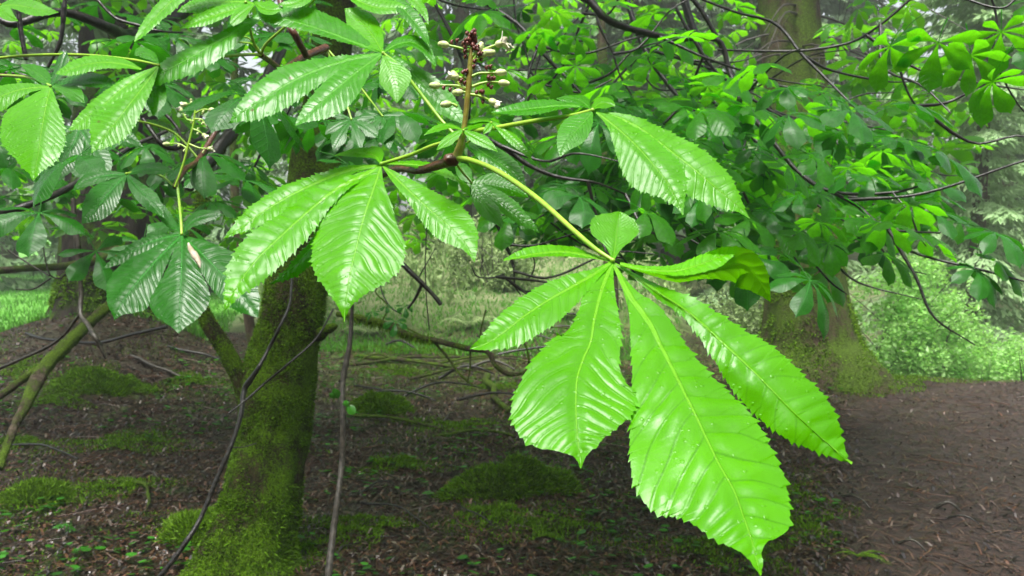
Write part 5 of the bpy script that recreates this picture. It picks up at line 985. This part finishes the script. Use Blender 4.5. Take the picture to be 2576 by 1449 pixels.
near_leaf(lb2, [(-60,60,1.0,7),(-20,30,.98,6),(0,12,.97,6)],
 [([(0,12,2,2),(40,12,12,18),(85,20,20,18),(120,28,12,10),(147,31,1,1)], {}), ([(-10,10,2,2),(10,30,16,18),(30,45,10,10),(45,52,1,1)], {})], .97, k=1.0)

# third: shaded branch with the dark wet leaf
sb = empty('chestnut_branch', P(450, 330, 1.35), 'shaded dark green branch with a drooping five fingered wet leaf and a pale flower spike', 'branch', 'near chestnut branches')
mb = MB(); a = np.array([(560, 300, 1.6, 12), (500, 400, 1.5, 14), (462, 430, 1.4, 14), (440, 470, 1.35, 13)], float); tube(mb, P(a[:, 0], a[:, 1], a[:, 2]), a[:, 3] / 2 / FPX * a[:, 2], sides=12, n=40, rough=.2, rs=120); mb.obj('twig', M['twig'], sb)
Q = [[(457,588,2,2),(400,600,10,15),(350,620,16,25),(300,650,14,15),(257,677,1,1)], [(457,590,2,2),(420,625,20,18),(385,662,38,38),(350,702,58,56),(318,742,58,62),(298,772,34,34),(290,790,12,12),(286,804,1,1)],
     [(457,590,2,2),(500,630,20,30),(545,675,40,58),(590,725,45,60),(625,765,32,35),(648,798,1,1)], [(457,590,2,2),(457,630,18,22),(456,680,36,48),(454,725,58,72),(451,765,74,72),(450,800,55,45),(449,820,22,20),(449,838,1,1)],
     [(455,586,2,2),(430,560,12,14),(405,528,14,16),(383,495,1,1)], [(459,586,2,2),(480,560,14,14),(515,545,16,18),(560,540,1,1)]]
lq = near_leaf(sb, [(445,455,1.36,7),(450,500,1.34,7),(455,550,1.31,7),(457,588,1.29,7)], [(Q[0], {}), (Q[4], dict(k=.9)), (Q[5], dict(k=.9)), (Q[2], dict(dmul=1.01)), (Q[1], {}), (Q[3], dict(nveins=18, nv=33))], 1.29, mat='leaf_dk', k=.8, teeth=6, pleat=.0010, tone=.5)
mb = MB(); a = np.array([(474,612,1.19,5),(480,628,1.18,13),(492,645,1.17,17),(500,660,1.16,10),(504,674,1.155,2)]); C_ = tube(mb, P(a[:, 0], a[:, 1], a[:, 2]), a[:, 3] / 2 / FPX * 1.18, sides=9, n=20, rough=.3, rs=120); M['husk'] = stem_mat('dry husk', (.30, .24, .16), (.52, .46, .36), 90, .6, .5)
tag(mb.obj('dry_bud_scale', M['husk'], origin=C_[0]), 'pale dry bud scale lying on the dark drooping leaf', 'bud scale')
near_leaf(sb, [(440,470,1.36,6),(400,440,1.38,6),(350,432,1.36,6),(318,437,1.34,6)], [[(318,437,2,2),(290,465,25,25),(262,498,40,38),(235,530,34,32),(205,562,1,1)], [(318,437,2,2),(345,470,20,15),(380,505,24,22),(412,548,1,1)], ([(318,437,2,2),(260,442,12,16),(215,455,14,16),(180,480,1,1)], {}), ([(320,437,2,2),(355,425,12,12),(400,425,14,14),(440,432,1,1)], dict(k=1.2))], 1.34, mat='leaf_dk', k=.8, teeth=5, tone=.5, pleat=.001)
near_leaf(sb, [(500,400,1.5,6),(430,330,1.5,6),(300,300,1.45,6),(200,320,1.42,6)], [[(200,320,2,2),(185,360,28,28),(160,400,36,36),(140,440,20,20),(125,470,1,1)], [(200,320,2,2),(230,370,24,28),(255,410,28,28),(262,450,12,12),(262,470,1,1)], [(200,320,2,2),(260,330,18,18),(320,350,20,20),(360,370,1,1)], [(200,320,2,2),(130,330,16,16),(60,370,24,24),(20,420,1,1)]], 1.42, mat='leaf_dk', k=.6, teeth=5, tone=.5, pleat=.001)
flower_spike(sb, [(440,470,6),(452,440,6),(462,410,6),(475,360,6),(487,310,5),(492,270,5),(494,252,3)], [([(475,362),(500,372),(520,374)], 'half', 2), ([(472,374),(450,362),(425,362)], 'bud', 2), ([(486,325),(500,330),(508,336)], 'half', 2), ([(487,305),(470,300),(460,285)], 'half', 2), ([(491,285),(510,276),(528,276)], 'bud', 2), ([(490,300),(505,300),(512,305)], 'half', 2), ([(493,268),(480,262),(474,262)], 'half', 2)], 1.28, mat='petiole', redtop=False, seed=5, sc=.62)
# small shaded leaves round the trunk top
for hub, sc_, sd, dd in [((884,300), 1.0, 1, 1.25), ((962,292), 1.0, 2, 1.28), ((1165,455), .0, 3, 1)]:
    if not sc_: continue
    r_ = random.Random(sd); ls = []
    for k in range(6):
        a_ = R(-10 + k * 42 + r_.uniform(-8, 8)); ln = r_.uniform(75, 105) * (1 if math.sin(a_) > 0 else .6); dx, dy = math.cos(a_), math.sin(a_) * .75; w_ = ln * .2
        ls.append([(hub[0], hub[1], 2, 2), (hub[0] + dx * ln * .4, hub[1] + dy * ln * .4, w_ * .55, w_ * .55), (hub[0] + dx * ln * .7, hub[1] + dy * ln * .72 + 3, w_, w_), (hub[0] + dx * ln * .88, hub[1] + dy * ln * .92 + 6, w_ * .5, w_ * .5), (hub[0] + dx * ln, hub[1] + dy * ln + 10, 1, 1)])
    near_leaf(ub, [(820, 120, 1.3, 6), ((hub[0] + 820) / 2, 200, 1.29, 5), (hub[0], hub[1], dd, 5)], ls, dd, mat='leaf_dk', k=.8, teeth=4, tone=.7)

# ---------------------------------------------------------------- wet air between the trees
m = bpy.data.materials.new('haze'); m.use_nodes = True; t = m.node_tree; t.nodes.clear()
pv = t.nodes.new('ShaderNodeVolumePrincipled'); pv.inputs['Color'].default_value = (.86, .93, .90, 1); pv.inputs['Density'].default_value = HAZE; pv.inputs['Anisotropy'].default_value = .2
ou = t.nodes.new('ShaderNodeOutputMaterial'); t.links.new(pv.outputs[0], ou.inputs['Volume'])
zlo, zhi = float(gz.min()) - 1, 26.0; X_, Y0_, Y1_ = 170, -170, 170
mb = MB(); v = [(x, y, z) for z in (zlo, zhi) for y in (Y0_, Y1_) for x in (-X_, X_)]
mb.add(v, [[0, 2, 3, 1], [4, 5, 7, 6], [0, 1, 5, 4], [2, 6, 7, 3], [0, 4, 6, 2], [1, 3, 7, 5]])
hz_ = mb.obj('haze', m, smooth=False); tag(hz_, 'thin pale wet air hanging between the trees', 'haze', kind='stuff')
